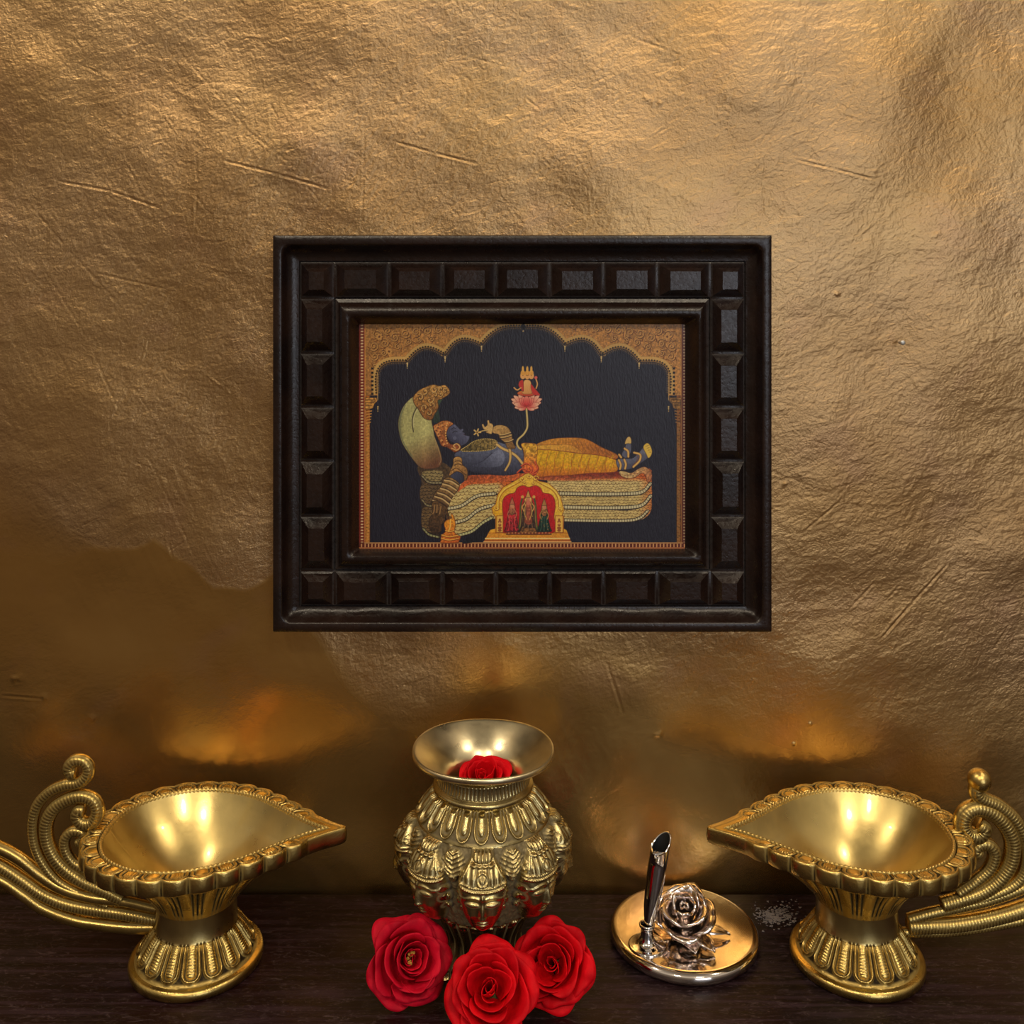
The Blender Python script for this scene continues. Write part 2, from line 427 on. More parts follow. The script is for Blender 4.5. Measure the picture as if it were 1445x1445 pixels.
# grey powder spilt on the shelf between pen stand and right lamp
r = np.random.RandomState(3); parts = []
for k in range(420):
    g = r.rand() < .8
    u = r.normal(1093, 13) if g else r.normal(1094, 22); v = r.normal(1293, 7) if g else r.normal(1291, 11)
    v = max(v, 1270)
    d = F*HC/(v-CV); x, y, z = P(u, v, d)
    n = 6; rad = r.uniform(.0003, .0012); an = np.sort(r.uniform(0, 2*PI, n)); rr_ = rad*r.uniform(.6, 1.1, n)
    t = r.uniform(.0001, .0004)
    top = np.stack([x+rr_*np.cos(an), y+rr_*.8*np.sin(an), np.full(n, t)], -1); bot = top*[1, 1, 0]+[0, 0, .00002]
    V_ = np.concatenate([bot, top]); ar = np.arange(n)
    parts.append((V_, np.stack([ar, (ar+1) % n, (ar+1) % n+n, ar+n], -1)))
    parts.append((np.concatenate([top, top.mean(0)[None]*np.array([1,1,1.3])]), np.stack([ar, (ar+1) % n, np.full(n, n), np.full(n, n)], -1)))
V_, Fq = merge(parts)
tri = Fq[:, 2] == Fq[:, 3]
pw = link('spilt_powder', new_mesh('spilt_powder', V_, [Fq[~tri], Fq[tri][:, :3]], False), M['powder'])
pw['kind'] = 'stuff'; pw['category'] = 'powder'; pw['label'] = 'patch of grey powder spilt on the shelf beside the mirror base'

# screw in the wall right of the picture
x, _, z = P(1270.5, 483, D)
pr = np.array([(0, .0010), (.0035, .0010), (.0038, .0014), (.0046, .0015), (.0051, .0014), (.0054, .0009)])
th_ = np.linspace(0, 2*PI, 24, endpoint=False)
V_ = np.stack([np.stack([x+rr_*np.cos(th_), np.full(24, .001-yy), z+rr_*np.sin(th_)], -1) for yy, rr_ in pr])
me = grid_mesh('wall_screw', V_, wrap=True, cap1=True)
sc_ = link('wall_screw', me, M['screw']); sc_['label'] = 'tiny pale screw head sticking out of the gold wall right of the picture'; sc_['category'] = 'screw'
# ------------------------------------------------------------------ picture frame
FD = .586     # distance of the frame's carved band from the camera
def fx(u): return (u-CU)/F*FD
def fz(v): return HC-(v-CV)/F*FD
FRX, FRZ = fx(737), fz(611)
frame_t = thing('picture_frame', 'dark carved wooden frame with a devotional print hanging on the gold wall', 'picture frame', (FRX, 0, FRZ))

def ring(u0, v0, u1, v1, rad, y, wav=None, n=70, nc=7):
    """rounded rectangle loop of photo pixels -> vertices at depth y"""
    pts = []
    rad = max(rad, .05)
    cs = [(u1-rad, v0+rad, -PI/2), (u1-rad, v1-rad, 0), (u0+rad, v1-rad, PI/2), (u0+rad, v0+rad, PI)]
    # start top-left, clockwise in the picture
    edges = [((u0+rad, v0), (u1-rad, v0), 0), ((u1, v0+rad), (u1, v1-rad), 1), ((u1-rad, v1), (u0+rad, v1), 2), ((u0, v1-rad), (u0, v0+rad), 3)]
    for (a, b, s), (cu, cv, a0) in zip(edges, cs):
        for t in np.linspace(0, 1, n):
            u = a[0]+(b[0]-a[0])*t; v = a[1]+(b[1]-a[1])*t
            if wav and s in wav:
                q = wav[s]*abs(math.sin(t*PI*(8 if s % 2 == 0 else 6)))**.6*(.7+.3*math.sin(t*37+s))
                u += {0: 0, 1: -q, 2: 0, 3: q}[s]; v += {0: q, 1: 0, 2: -q, 3: 0}[s]
            pts.append((u, v))
        for k in range(1, nc):
            t = a0+PI/2*k/nc
            pts.append((cu+rad*math.cos(t), cv+rad*math.sin(t)))
    return np.array([[fx(u)-FRX, y, fz(v)-FRZ] for u, v in pts])
G0 = (420, 369, 1054.5, 859.5)      # outer groove
G1 = (470, 421, 1004, 808.5)        # inner groove
def off(g, k): return (g[0]-k, g[1]-k, g[2]+k, g[3]+k)
yo = -.0165
prof = [
    ((392, 338, 1081, 884), .1, -.0008), ((386.5, 332.5, 1087.5, 890), 1, -.0012), ((386, 332, 1088, 890.5), 1.5, -.0152), ((386.6, 332.6, 1087.4, 889.9), 2, -.0161), ((388, 334, 1086, 888.5), 3, yo),
    ((397.6, 344, 1076.4, 878.4), 11, yo-.0001), ((398.8, 345.4, 1075, 877), 12, -.0163), ((399.8, 346.6, 1074, 876), 13, -.0154),
    ((401.5, 349, 1072, 873.5), 12, -.0125), ((405.5, 353.5, 1068, 870), 9, -.0098), ((412, 361, 1061, 865), 5, -.0085),
    (off(G0, 1.2), 1.5, -.0082), (off(G0, 0), .6, -.0066), (off(G0, -1.2), .5, -.0082), (off(G0, -2.5), .4, -.0084),
    (off(G1, 2.5), .4, -.0084), (off(G1, 1.2), .4, -.0082), (off(G1, 0), .4, -.0066), (off(G1, -1.2), .4, -.0084),
    ((476, 427, 998, 802), .5, -.0092), ((480.5, 431.5, 993.5, 797.5), .8, -.0136), ((483, 435, 990.5, 794), 2, -.0152),
    ((487.5, 440, 988, 789), 4, -.0158), ((492, 445, 985.5, 785), 6, -.0156), ((494.3, 448, 983.5, 782.6), 6.5, -.0146),
    ((497, 452, 980, 780.5), 6, -.0120), ((501, 456.5, 974, 779), 4, -.0090), ((504.5, 458.5, 969, 778.6), 2, -.0070), ((512, 466, 962, 772), 1, -.0066),
]
wavs = {9: {2: 3.5, 1: 3.0}, 10: {2: 2.0, 1: 2.2}}
rings = [ring(*p[0], p[1], p[2], wavs.get(i)) for i, p in enumerate(prof)]
me = grid_mesh('frame_moulding', np.stack(rings), wrap=True, flip=False, sharp=math.radians(38))
dst = np.zeros(len(rings)); dst[[12, 13, 17]] = .9; dst[[16, 18]] = .4
set_attr(me, 'dust', np.repeat(dst, rings[0].shape[0]))
link('frame_moulding', me, M['frame'], frame_t)
# back board behind the print
v_, f_ = rbox(0, -.0030, 0, .200, .0035, .144)
link('backing_board', new_mesh('backing_board', v_, f_, False), M['backing'], frame_t, label='plain backing board behind the print')

# carved blocks with a raised bevelled face
TX = [470, 547.5, 623.7, 699.5, 776, 852.5, 929, 1004.5]
SZ = [421, 499, 575.7, 652.5, 731, 808.7]
rb = np.random.RandomState(8)
def block(u0, v0, u1, v1):
    g = 1.1
    w_, h_ = u1-u0, v1-v0
    if w_ > 60: iu, iv = 16, 12.5
    elif h_ > 60: iu, iv = 13.5, 15.5
    else: iu, iv = 14, 13
    ju, jv = rb.uniform(-1.5, 1.5), rb.uniform(-1.3, 1.3)
    lv = [((u0+g, v0+g, u1-g, v1-g), -.0079), ((u0+g+.6, v0+g+.6, u1-g-.6, v1-g-.6), -.0088), ((u0+g+3, v0+g+3, u1-g-3, v1-g-3), -.0095),
          ((u0+iu-.4+ju, v0+iv-.4+jv, u1-iu+.4+ju, v1-iv+.4+jv), -.0135), ((u0+iu+.5+ju, v0+iv+.5+jv, u1-iu-.5+ju, v1-iv-.5+jv), -.0139)]
    V_ = []
    n = 7
    for (a, b, c, d), y in lv:
        loop = []
        cr = [(a, b), (c, b), (c, d), (a, d)]
        for k in range(4):
            p, q = cr[k], cr[(k+1) % 4]
            for t in range(n):
                tt = t/n; loop.append((p[0]+(q[0]-p[0])*tt, p[1]+(q[1]-p[1])*tt))
        loop = np.array(loop)
        if y < -.0130: loop += rb.normal(0, .16, loop.shape)
        V_.append(np.stack([[fx(u)-FRX, y, fz(v)-FRZ] for u, v in loop]))
    me = grid_mesh('carved_block', np.stack(V_), wrap=True, cap1=True, sharp=math.radians(16))
    set_attr(me, 'dust', np.repeat([.9, .5, 0, 0, 0], 28))
    link('carved_block', me, M['frame'], frame_t)
for v0, v1 in ((369, 421), (808.7, 859.5)):
    block(420, v0, 470, v1); block(1004.5, v0, 1054.5, v1)
    for a, b in zip(TX[:-1], TX[1:]): block(a, v0, b, v1)
for u0, u1 in ((420, 470), (1004.5, 1054.5)):
    for a, b in zip(SZ[:-1], SZ[1:]): block(u0, a, u1, b)
# ------------------------------------------------------------------ the printed picture, drawn by code
PU0, PV0, PU1, PV1 = 504., 457., 970., 780.
K = 1.75
PW, PH = int((PU1-PU0)*K)+1, int((PV1-PV0)*K)+1
gu, gv = np.meshgrid(np.linspace(PU0, PU1, PW), np.linspace(PV0, PV1, PH))
C = np.zeros((PH, PW, 3)); 
rp = np.random.RandomState(4)
grain = fbm(gu, gv*.35, .35, 61, 3)
def col(c): return np.array(c, float)/255.
C[:] = col((26, 26, 42)); C += (grain*.010)[..., None]

def clampbox(p, m=4):
    u0, v0 = p.min(0)-m; u1, v1 = p.max(0)+m
    i0 = max(0, int((v0-PV0)*K)); i1 = min(PH, int((v1-PV0)*K)+2); j0 = max(0, int((u0-PU0)*K)); j1 = min(PW, int((u1-PU0)*K)+2)
    return np.s_[i0:i1, j0:j1] if i1 > i0 and j1 > j0 else None
def inside(p, X, Y):
    c = np.zeros(X.shape, bool); n = len(p)
    for i in range(n):
        x0, y0 = p[i]; x1, y1 = p[(i+1) % n]
        if y0 == y1: continue
        m_ = ((Y >= y0) != (Y >= y1)) & (X < (x1-x0)*(Y-y0)/(y1-y0)+x0)
        c ^= m_
    return c
def smooth(p, closed=True, k=8):
    return catmull(p, len(p)*k, closed)
def mask_poly(p, sl):
    X = gu[sl]; Y = gv[sl]; a = np.zeros(X.shape); q = .25/K
    for dx in (-q, q):
        for dy in (-q, q): a += inside(p, X+dx, Y+dy)
    return a/4
def blend(sl, a, c):
    C[sl] = C[sl]*(1-a[..., None])+c*a[..., None]
def poly(pts, c, c2=None, grad=None, sm=True, edge=None, ew=.5, tex=.0, vary=None):
    """fill; c->c2 along grad=((u0,v0),(u1,v1)); edge = outline colour"""
    p = np.asarray(pts, float); p = smooth(p) if sm else p
    sl = clampbox(p)
    if sl is None: return
    a = mask_poly(p, sl); X = gu[sl]; Y = gv[sl]
    cc = np.broadcast_to(col(c), X.shape+(3,)).copy()
    if c2 is not None:
        (a0, b0), (a1, b1) = grad; dx, dy = a1-a0, b1-b0
        t = np.clip(((X-a0)*dx+(Y-b0)*dy)/(dx*dx+dy*dy), 0, 1)[..., None]
        cc = cc*(1-t)+col(c2)*t
    if tex: cc = cc*(1+tex*fbm(X, Y, .5, 71, 3)[..., None])
    if vary is not None: cc = cc*vary(X, Y)[..., None]
    blend(sl, a, np.clip(cc, 0, 1))
    if edge is not None: stroke(np.concatenate([p, p[:1]]), edge, ew, sm=False)
def stroke(pts, c, w=1., sm=True, alpha=1., w2=None):
    p = np.asarray(pts, float)
    if sm and len(p) > 2: p = smooth(p, False, 6)
    sl = clampbox(p, w+3)
    if sl is None: return
    X = gu[sl]; Y = gv[sl]; dm = np.full(X.shape, 1e9)
    n = len(p)-1
    for i in range(n):
        d, t = seg_dist(X, Y, p[i], (p[i+1][0]+1e-6, p[i+1][1]))
        ww = w if w2 is None else w+(w2-w)*(i+t)/n
        dm = np.minimum(dm, d-ww/2)
    a = np.clip(.5-dm*K, 0, 1)*alpha
    blend(sl, a, col(c))
def dot(u, v, r, c, alpha=1., ry=None):
    ry = ry or r
    sl = clampbox(np.array([[u-r, v-ry], [u+r, v+ry]]), 1)
    if sl is None: return
    X = gu[sl]; Y = gv[sl]
    d = (np.hypot((X-u)/r, (Y-v)/ry)-1)*min(r, ry)
    blend(sl, np.clip(.5-d*K, 0, 1)*alpha, col(c))
def A(L): return [(550+x/5.557, 520+y/5.557) for x, y in L]       # zoom A pixels
def B(L): return [(670+x/5.16, 500+y/5.16) for x, y in L]         # zoom B pixels

# ---- arch and carved ornament
MX = 738.5
half = [(531, 770), (531, 562), (530, 545), (536, 522), (548, 509), (561, 504), (573, 511), (582, 499), (598, 491), (614, 493), (627, 502),
        (636, 487), (651, 476), (668, 476), (679, 487), (690, 474), (712, 467), (738.5, 462)]
def lobe(p, q, k=10, h=.30):
    """arc from p to q bulging up-left"""
    p = np.array(p, float); q = np.array(q, float); d = q-p; n = np.array([d[1], -d[0]]); t = np.linspace(0, 1, k)[:, None]
    return p+d*t+n*h*np.sin(t*PI)
cus = [(531, 556), (573, 512), (627, 503), (679, 488), (738.5, 463)]
archL = np.concatenate([lobe(cus[0], cus[1], 14, .36), lobe(cus[1], cus[2], 12, .27), lobe(cus[2], cus[3], 12, .27), lobe(cus[3], cus[4], 12, .16)])
archR = archL[::-1].copy(); archR[:, 0] = 2*MX-archR[:, 0]
arch = np.concatenate([archL, archR])
above = np.concatenate([arch, [(946, 560), (975, 560), (975, 450), (500, 450), (500, 560), (531, 560)]])
poly(above, (168, 116, 58), (188, 132, 66), ((510, 560), (600, 460)), sm=False, tex=.20)
# scroll work
def spiral(cu, cv, r, turn, a0, c, w, s=1):
    t = np.linspace(0, 1, 26); rr_ = r*(1-t*.85); an = a0+s*t*turn*2*PI
    stroke(np.stack([cu+rr_*np.cos(an), cv+rr_*np.sin(an)], -1), c, w, sm=False)
spots = [(530, 474, 7), (545, 468, 6), (526, 490, 7), (541, 486, 7), (556, 478, 7), (571, 472, 7), (586, 470, 7), (602, 468, 7), (618, 466, 6), (634, 465, 5), (560, 491, 5),
         (576, 484, 5), (527, 505, 6), (540, 500, 5), (527, 520, 4), (650, 463, 4), (590, 481, 4), (608, 480, 4), (666, 463, 3)]
for k, (u, v, r_) in enumerate(spots):
    for m_ in (0, 1):
        uu = 2*MX-u if m_ else u; s_ = (1 if k % 2 else -1)*(-1 if m_ else 1); a0 = k*1.3 if not m_ else PI-k*1.3
        spiral(uu, v, r_, 1.5, a0, (92, 52, 22), 1.9, s_); spiral(uu-.5, v-.6, r_, 1.5, a0, (222, 168, 92), 1.0, s_)
        for j in range(3):
            aa = a0+j*2.1; stroke([(uu+r_*.9*math.cos(aa), v+r_*.9*math.sin(aa)), (uu+(r_+3)*math.cos(aa+.5), v+(r_+3)*math.sin(aa+.5))], (112, 64, 28), 1.0)
for m_ in (0, 1):
    for (u, v) in ((533, 476), (547, 497)):
        uu = 2*MX-u if m_ else u
        for j in range(7):
            aa = j*2*PI/7; dot(uu+3.2*math.cos(aa), v+3.2*math.sin(aa), 1.5, (214, 156, 82)); 
        dot(uu, v, 1.4, (110, 62, 26))
# pale band following the arch, dark bead squares, little hanging dots
def offset_curve(p, o):
    d = np.gradient(p, axis=0); d /= np.linalg.norm(d, axis=1)[:, None]+1e-9
    return p+np.stack([d[:, 1], -d[:, 0]], -1)*o
AL = catmull(arch, 420)
stroke(offset_curve(AL, 7.0), (120, 74, 34), 1.0, sm=False)
stroke(offset_curve(AL, 4.8), (206, 164, 92), 5.2, sm=False)
stroke(offset_curve(AL, 1.0), (150, 112, 58), 3.0, sm=False)
for p in catmull(offset_curve(AL, 2.4), 150): dot(p[0], p[1], 1.25, (24, 17, 16))
stroke(offset_curve(AL, -.9), (38, 30, 34), 2.2, sm=False)
for p in catmull(offset_curve(AL, -1.8), 210): dot(p[0], p[1], .62, (150, 116, 66))
for p in catmull(offset_curve(AL, -3.6), 210): dot(p[0], p[1], .45, (96, 78, 56))
for (cu, cv) in cus[1:4]:
    for m_ in (0, 1):
        uu = 2*MX-cu if m_ else cu
        for j in range(4): dot(uu, cv+2+j*2.3, 1.25-.2*j, (226, 196, 130))
dot(738.5, 462, 4, (30, 24, 28)); dot(738.5, 468, 1.1, (200, 170, 120))
# side columns
for m_ in (0, 1):
    X_ = (lambda u: 2*MX-u) if m_ else (lambda u: u)
    shade_k = .72 if m_ else 1  # right column's colours dimmed, the shade on that side painted in
    c_ = lambda r_, g, b_: (r_*shade_k, g*shade_k, b_*shade_k)
    poly([(X_(500), 450), (X_(512.5), 450), (X_(512.5), 785), (X_(500), 785)], c_(120, 36, 20), sm=False)
    for v in np.arange(459, 778, 4.3): 
        poly([(X_(506.5), v), (X_(510.2), v), (X_(510.2), v+2.1), (X_(506.5), v+2.1)], c_(226, 190, 140), sm=False)
    stroke([(X_(512.6), 456), (X_(512.6), 780)], c_(222, 150, 70), 1.3)
    poly([(X_(513.4), 560), (X_(519.6), 560), (X_(519.6), 771), (X_(513.4), 771)], c_(170, 98, 34), sm=False, tex=.3)
    for v in np.arange(600, 770, 2.2): stroke([(X_(515), v), (X_(518.6), v+.8)], c_(232, 176, 88), .9)
    stroke([(X_(519.8), 575), (X_(519.8), 771)], c_(60, 34, 18), .8)
    poly([(X_(513), 563), (X_(529), 563), (X_(530), 568), (X_(526), 572), (X_(524), 578), (X_(516), 580), (X_(513), 580)], c_(196, 140, 66), sm=False, tex=.3, edge=(70, 40, 18))
    for j in range(3): stroke([(X_(514), 566+j*4), (X_(527-j*2), 566+j*4)], c_(92, 54, 24), .9)
    for j in range(5): stroke([(X_(515), 583+j*4), (X_(522-j*.4), 582+j*4)], c_(214, 150, 72), 1.5)
    for j in range(7): poly([(X_(521.5), 520+j*6), (X_(525), 520+j*6), (X_(525), 523+j*6), (X_(521.5), 523+j*6)], (24, 17, 16), sm=False)
    for j in range(20): dot(X_(530.8), 528+j*2, .8, (196, 156, 90))
    for j in range(4): dot(X_(531), 576+j*2.2, 1.1-.15*j, (206, 176, 110))
# bottom strip
poly([(504, 769.8), (972, 769.8), (972, 782), (504, 782)], (96, 34, 18), sm=False)
stroke([(512, 770.4), (966, 770.4)], (228, 178, 112), 1.1); stroke([(504, 777.6), (972, 777.6)], (214, 140, 84), 1.3)
for u in np.arange(507, 970, 4.9): poly([(u, 771.8), (u+1.7, 771.8), (u+1.7, 776.6), (u, 776.6)], (216, 160, 104), sm=False)

# ---- coiled serpent couch
scale_c = (206, 184, 118)
def scales(region, c0, c1, sz=3.4, seed=0, orange=None):
    """snake-skin: fill, then rows of little arcs"""
    sz = sz*1.35; p = smooth(np.asarray(region, float)); sl = clampbox(p); a = mask_poly(p, sl); X = gu[sl]; Y = gv[sl]
    q = X+1.2*vnoise(X, Y, .15, 80+seed); w_ = Y+1.2*vnoise(X, Y, .15, 85+seed)
    row = np.floor(w_/(sz*.8)); fx_ = np.mod(q/sz+.5*np.mod(row, 2), 1)-.5; fy = np.mod(w_/(sz*.8), 1)
    sz_ = sz
    ln = np.abs(np.hypot(fx_*1.0, (fy-.0)*.95)-.50)
    t = sst(.02, .15, ln)
    base = col(c0)*(t[..., None])+col(c1)*(1-t[..., None])
    if orange is not None: 
        k = orange(X, Y)[..., None]; base = base*(1-k)+base*col((255, 140, 80))*1.0*k
    base = base*(1+.10*fbm(X, Y, .25, 88, 2)[..., None])
    blend(sl, a, np.clip(base, 0, 1))
def ladder(pts, w=3.0, c=(214, 204, 160)):
    stroke(pts, (30, 24, 22), w+1.8); stroke(pts, c, w)
    p = catmull(pts, int(np.linalg.norm(np.diff(np.asarray(pts), axis=0), axis=1).sum()/3.6)); d = np.gradient(p, axis=0); d /= np.linalg.norm(d, axis=1)[:, None]
    for q, e in zip(p, d): stroke([(q[0]-e[1]*w/2, q[1]+e[0]*w/2), (q[0]+e[1]*w/2, q[1]-e[0]*w/2)], (66, 50, 36), .7, sm=False)
    stroke([(x, y+w*.5+.9) for x, y in pts], (34, 18, 18), 1.0)
# left standing coils
poly(A([(215, 780), (400, 750), (520, 860), (430, 900), (330, 1100), (330, 1250), (400, 1330), (380, 1350), (290, 1330), (240, 1270), (240, 1120), (225, 1000), (240, 900)]), (78, 60, 40), (46, 34, 28), (A([(400, 800)])[0], A([(230, 1300)])[0]), tex=.3)
scales(A([(250, 830), (400, 820), (390, 900), (280, 900)]), (150, 132, 86), (50, 38, 28), 4)
scales(A([(245, 930), (390, 930), (350, 1010), (300, 1080), (240, 1060)]), (104, 82, 54), (40, 30, 24), 4)
scales(A([(250, 1120), (330, 1120), (380, 1300), (290, 1300), (245, 1260)]), (110, 86, 54), (42, 30, 24), 4)
ladder(A([(245, 860), (300, 910), (400, 915)]), 2.4, (150, 140, 104)); ladder(A([(245, 1050), (280, 1090), (330, 1100)]), 2.4, (140, 128, 92)); ladder(A([(255, 1280), (300, 1325), (375, 1345)]), 2.6, (150, 150, 104))
# big body: right stack
og = lambda X, Y: np.clip(sst(900, 925, X)*.7+sst(684, 676, Y)*.9, 0, 1)
scales(B([(560, 890), (900, 900), (1060, 890), (1200, 870), (1290, 850), (1300, 930), (1290, 1030), (1230, 1060), (1000, 1060), (640, 1050), (560, 1040)]), (214, 192, 128), (120, 90, 50), 3.6, 1, og)
scales(B([(560, 1040), (900, 1050), (1180, 1050), (1290, 990), (1300, 1060), (1280, 1130), (1180, 1150), (800, 1150), (560, 1140)]), (208, 184, 116), (120, 90, 50), 3.6, 2, og)
scales(B([(560, 1140), (900, 1150), (1180, 1150), (1290, 1080), (1290, 1170), (1220, 1225), (1100, 1240), (640, 1240), (560, 1235)]), (210, 186, 120), (120, 90, 50), 3.6, 3, og)
ladder(B([(600, 1030), (900, 1036), (1150, 1032), (1240, 1015), (1290, 960)]), 4.0)
ladder(B([(600, 1130), (900, 1136), (1150, 1132), (1240, 1110), (1292, 1050)]), 4.0)
ladder(B([(600, 1226), (900, 1232), (1130, 1230), (1220, 1208), (1270, 1160)]), 3.2)
# left sweep
og2 = lambda X, Y: np.clip(sst(700, 715, X)*.8+sst(690, 680, Y)*.8, 0, 1)
scales(A([(520, 930), (620, 870), (860, 860), (940, 880), (960, 980), (830, 1000), (700, 1010), (560, 1090), (450, 1110), (470, 1030)]), (212, 190, 122), (122, 92, 52), 4.6, 4, og2)
scales(A([(450, 1130), (560, 1110), (700, 1030), (830, 1010), (850, 1080), (800, 1100), (700, 1130), (600, 1200), (500, 1230), (460, 1190)]), (210, 186, 118), (122, 92, 52), 4.6, 5, og2)
scales(A([(500, 1240), (600, 1220), (700, 1140), (820, 1100), (850, 1180), (760, 1220), (640, 1300), (560, 1330), (510, 1320)]), (206, 184, 118), (122, 92, 52), 4.6, 6, og2)
ladder(A([(450, 1120), (560, 1095), (680, 1020), (820, 1000)]), 3.6); ladder(A([(505, 1230), (600, 1200), (700, 1125), (820, 1090)]), 3.6); ladder(A([(540, 1330), (640, 1300), (730, 1230), (800, 1190)]), 3.2, (196, 196, 140))
poly(A([(840, 1200), (860, 1200), (820, 1280), (740, 1370), (640, 1390), (560, 1390), (640, 1320), (760, 1240)]), (20, 20, 30))
# red-orange shaded cloth strip under the body
poly(A([(600, 860), (760, 850), (1050, 840), (1278, 850), (1278, 880), (1180, 870), (960, 900), (760, 920), (620, 930), (520, 990), (560, 920)]), (150, 66, 34), (196, 96, 46), (A([(600, 840)])[0], A([(620, 940)])[0]), tex=.25)
poly(B([(440, 905), (700, 890), (1050, 870), (1090, 900), (1130, 915), (900, 925), (700, 935), (480, 930)]), (128, 46, 30), (200, 112, 60), (B([(700, 890)])[0], B([(700, 940)])[0]), tex=.25)
# tail curl at the right
poly(B([(1060, 870), (1100, 868), (1150, 880), (1200, 850), (1250, 835), (1295, 870), (1300, 920), (1270, 950), (1255, 900), (1230, 880), (1190, 905), (1140, 920), (1080, 905)]), (206, 176, 116), (170, 96, 58), (B([(1150, 850)])[0], B([(1300, 950)])[0]), edge=(90, 46, 30), ew=.7, tex=.25)
for j in range(12): dot(*B([(1075+j*11, 890+8*math.sin(j*.5))])[0], .7, (140, 70, 40))

# ---- serpent hood
poly(A([(370, 255), (410, 245), (385, 290), (375, 340), (388, 420), (350, 440), (325, 400)]), (62, 84, 60), (36, 50, 44), (A([(380, 250)])[0], A([(350, 430)])[0]))
poly(A([(190, 225), (110, 290), (66, 380), (56, 470), (80, 580), (130, 670), (205, 770), (250, 800), (310, 805), (380, 790), (404, 745), (388, 660), (350, 560), (333, 480), (322, 410), (350, 330), (300, 230)]), (152, 148, 96), (92, 58, 38), (A([(190, 560)])[0], A([(300, 790)])[0]), edge=(58, 44, 34), ew=.8, tex=.10,
     vary=lambda X, Y: 1.14-.30*sst(569, 561, X)+.16*np.exp(-((X-598)/7)**2))
stroke(A([(215, 300), (185, 350), (168, 410), (170, 470), (178, 510)]), (74, 66, 46), 1.5); stroke(A([(222, 310), (192, 360), (176, 420), (178, 470)]), (204, 196, 142), 1.0)
stroke(A([(110, 300), (72, 400), (70, 500), (100, 600), (170, 710)]), (104, 112, 86), 1.6, alpha=.7)
stroke(A([(380, 770), (395, 730), (380, 660), (345, 560)]), (196, 164, 110), 1.0, alpha=.6)
heads = [(175, 235), (215, 185), (260, 160), (330, 135), (380, 145), (430, 140), (466, 185), (455, 215), (400, 250), (370, 262), (375, 320), (345, 370), (320, 415), (260, 400), (215, 330), (185, 290)]
poly(A(heads), (178, 132, 66), (134, 86, 40), (A([(300, 140)])[0], A([(280, 410)])[0]), edge=(66, 40, 20), ew=.9, tex=.3)
for (x, y, r_, s_) in [(230, 240, 34, 1), (270, 190, 26, -1), (310, 260, 30, 1), (345, 175, 30, -1), (395, 170, 26, 1), (430, 190, 22, -1), (270, 320, 34, 1), (320, 300, 28, -1), (300, 360, 30, 1), (350, 220, 24, 1), (395, 215, 20, -1)]:
    c0 = A([(x, y)])[0]; spiral(c0[0], c0[1], r_/5.557, 1.2, x*.1, (72, 42, 20), 1.1, s_); spiral(c0[0]-.4, c0[1]-.6, r_/5.557, .8, x*.1, (224, 184, 110), .9, s_)

# ---- reclining figure
poly(A([(500, 690), (560, 655), (700, 640), (830, 592), (900, 605), (1000, 625), (1040, 650), (1052, 710), (1045, 780), (1010, 835), (900, 855), (760, 845), (650, 830), (600, 800), (540, 740)]), (92, 100, 132), (36, 36, 58), (A([(760, 640)])[0], A([(740, 860)])[0]), edge=(30, 28, 44), ew=.7, tex=.12)
poly(A([(640, 780), (720, 740), (790, 690), (860, 650), (900, 700), (880, 770), (800, 790)]), (118, 126, 158), (60, 64, 92), (A([(830, 660)])[0], A([(740, 800)])[0]), tex=.1)
stroke(A([(640, 770), (720, 745), (800, 680)]), (50, 52, 80), 1.3)
# face in profile looking up right
poly(A([(440, 520), (452, 478), (495, 450), (525, 468), (548, 492), (566, 484), (574, 496), (566, 510), (584, 520), (580, 532), (600, 540), (622, 548), (612, 580), (590, 606), (548, 620), (500, 600), (455, 570)]), (90, 94, 132), (52, 52, 84), (A([(560, 490)])[0], A([(480, 590)])[0]), edge=(30, 28, 46), ew=.6, tex=.08)
stroke(A([(475, 490), (495, 478), (512, 484)]), (24, 22, 36), .8); stroke(A([(486, 518), (505, 505), (524, 508)]), (24, 22, 36), 1.0); stroke(A([(570, 525), (590, 538)]), (60, 30, 50), .8)
dot(*A([(505, 560)])[0], 2.6, (104, 108, 146), .6)
# crown
poly(A([(335, 465), (365, 445), (400, 425), (450, 422), (492, 446), (455, 478), (438, 530), (448, 580), (480, 610), (530, 600), (552, 625), (545, 655), (505, 672), (470, 650), (440, 632), (400, 620), (375, 570), (352, 520)]), (186, 118, 58), (142, 74, 38), (A([(400, 430)])[0], A([(420, 640)])[0]), edge=(70, 34, 18), ew=.8, tex=.25)
for (x, y) in [(365, 470), (385, 500), (380, 540), (400, 580), (405, 460), (420, 610), (350, 490), (370, 520)]: dot(*A([(x, y)])[0], 1.9, (216, 150, 84)); dot(*A([(x+6, y+8)])[0], 1.0, (96, 44, 24))
for j in range(9):
    p = A([(450-12*math.sin(j/8*PI), 440+j*20)])[0]; dot(p[0]-1, p[1], 1.0, (236, 186, 110))
stroke(A([(480, 640), (520, 655), (545, 630), (520, 605), (495, 620), (510, 640)]), (222, 178, 106), 1.5)
# garland on the chest
poly(A([(555, 660), (600, 625), (660, 585), (740, 566), (820, 576), (842, 605), (820, 640), (760, 656), (660, 664)]), (84, 72, 38), (120, 100, 54), (A([(600, 640)])[0], A([(800, 600)])[0]), edge=(206, 178, 100), ew=1.4, tex=.5)
for p in catmull(A([(560, 660), (610, 618), (670, 582), (740, 566), (820, 578), (840, 605), (815, 640), (750, 658), (660, 664), (560, 662)]), 46): dot(p[0], p[1], .55, (38, 28, 20))
for j in range(40): dot(*A([(rp.uniform(680, 810), rp.uniform(590, 640))])[0], .5, (176, 150, 84))
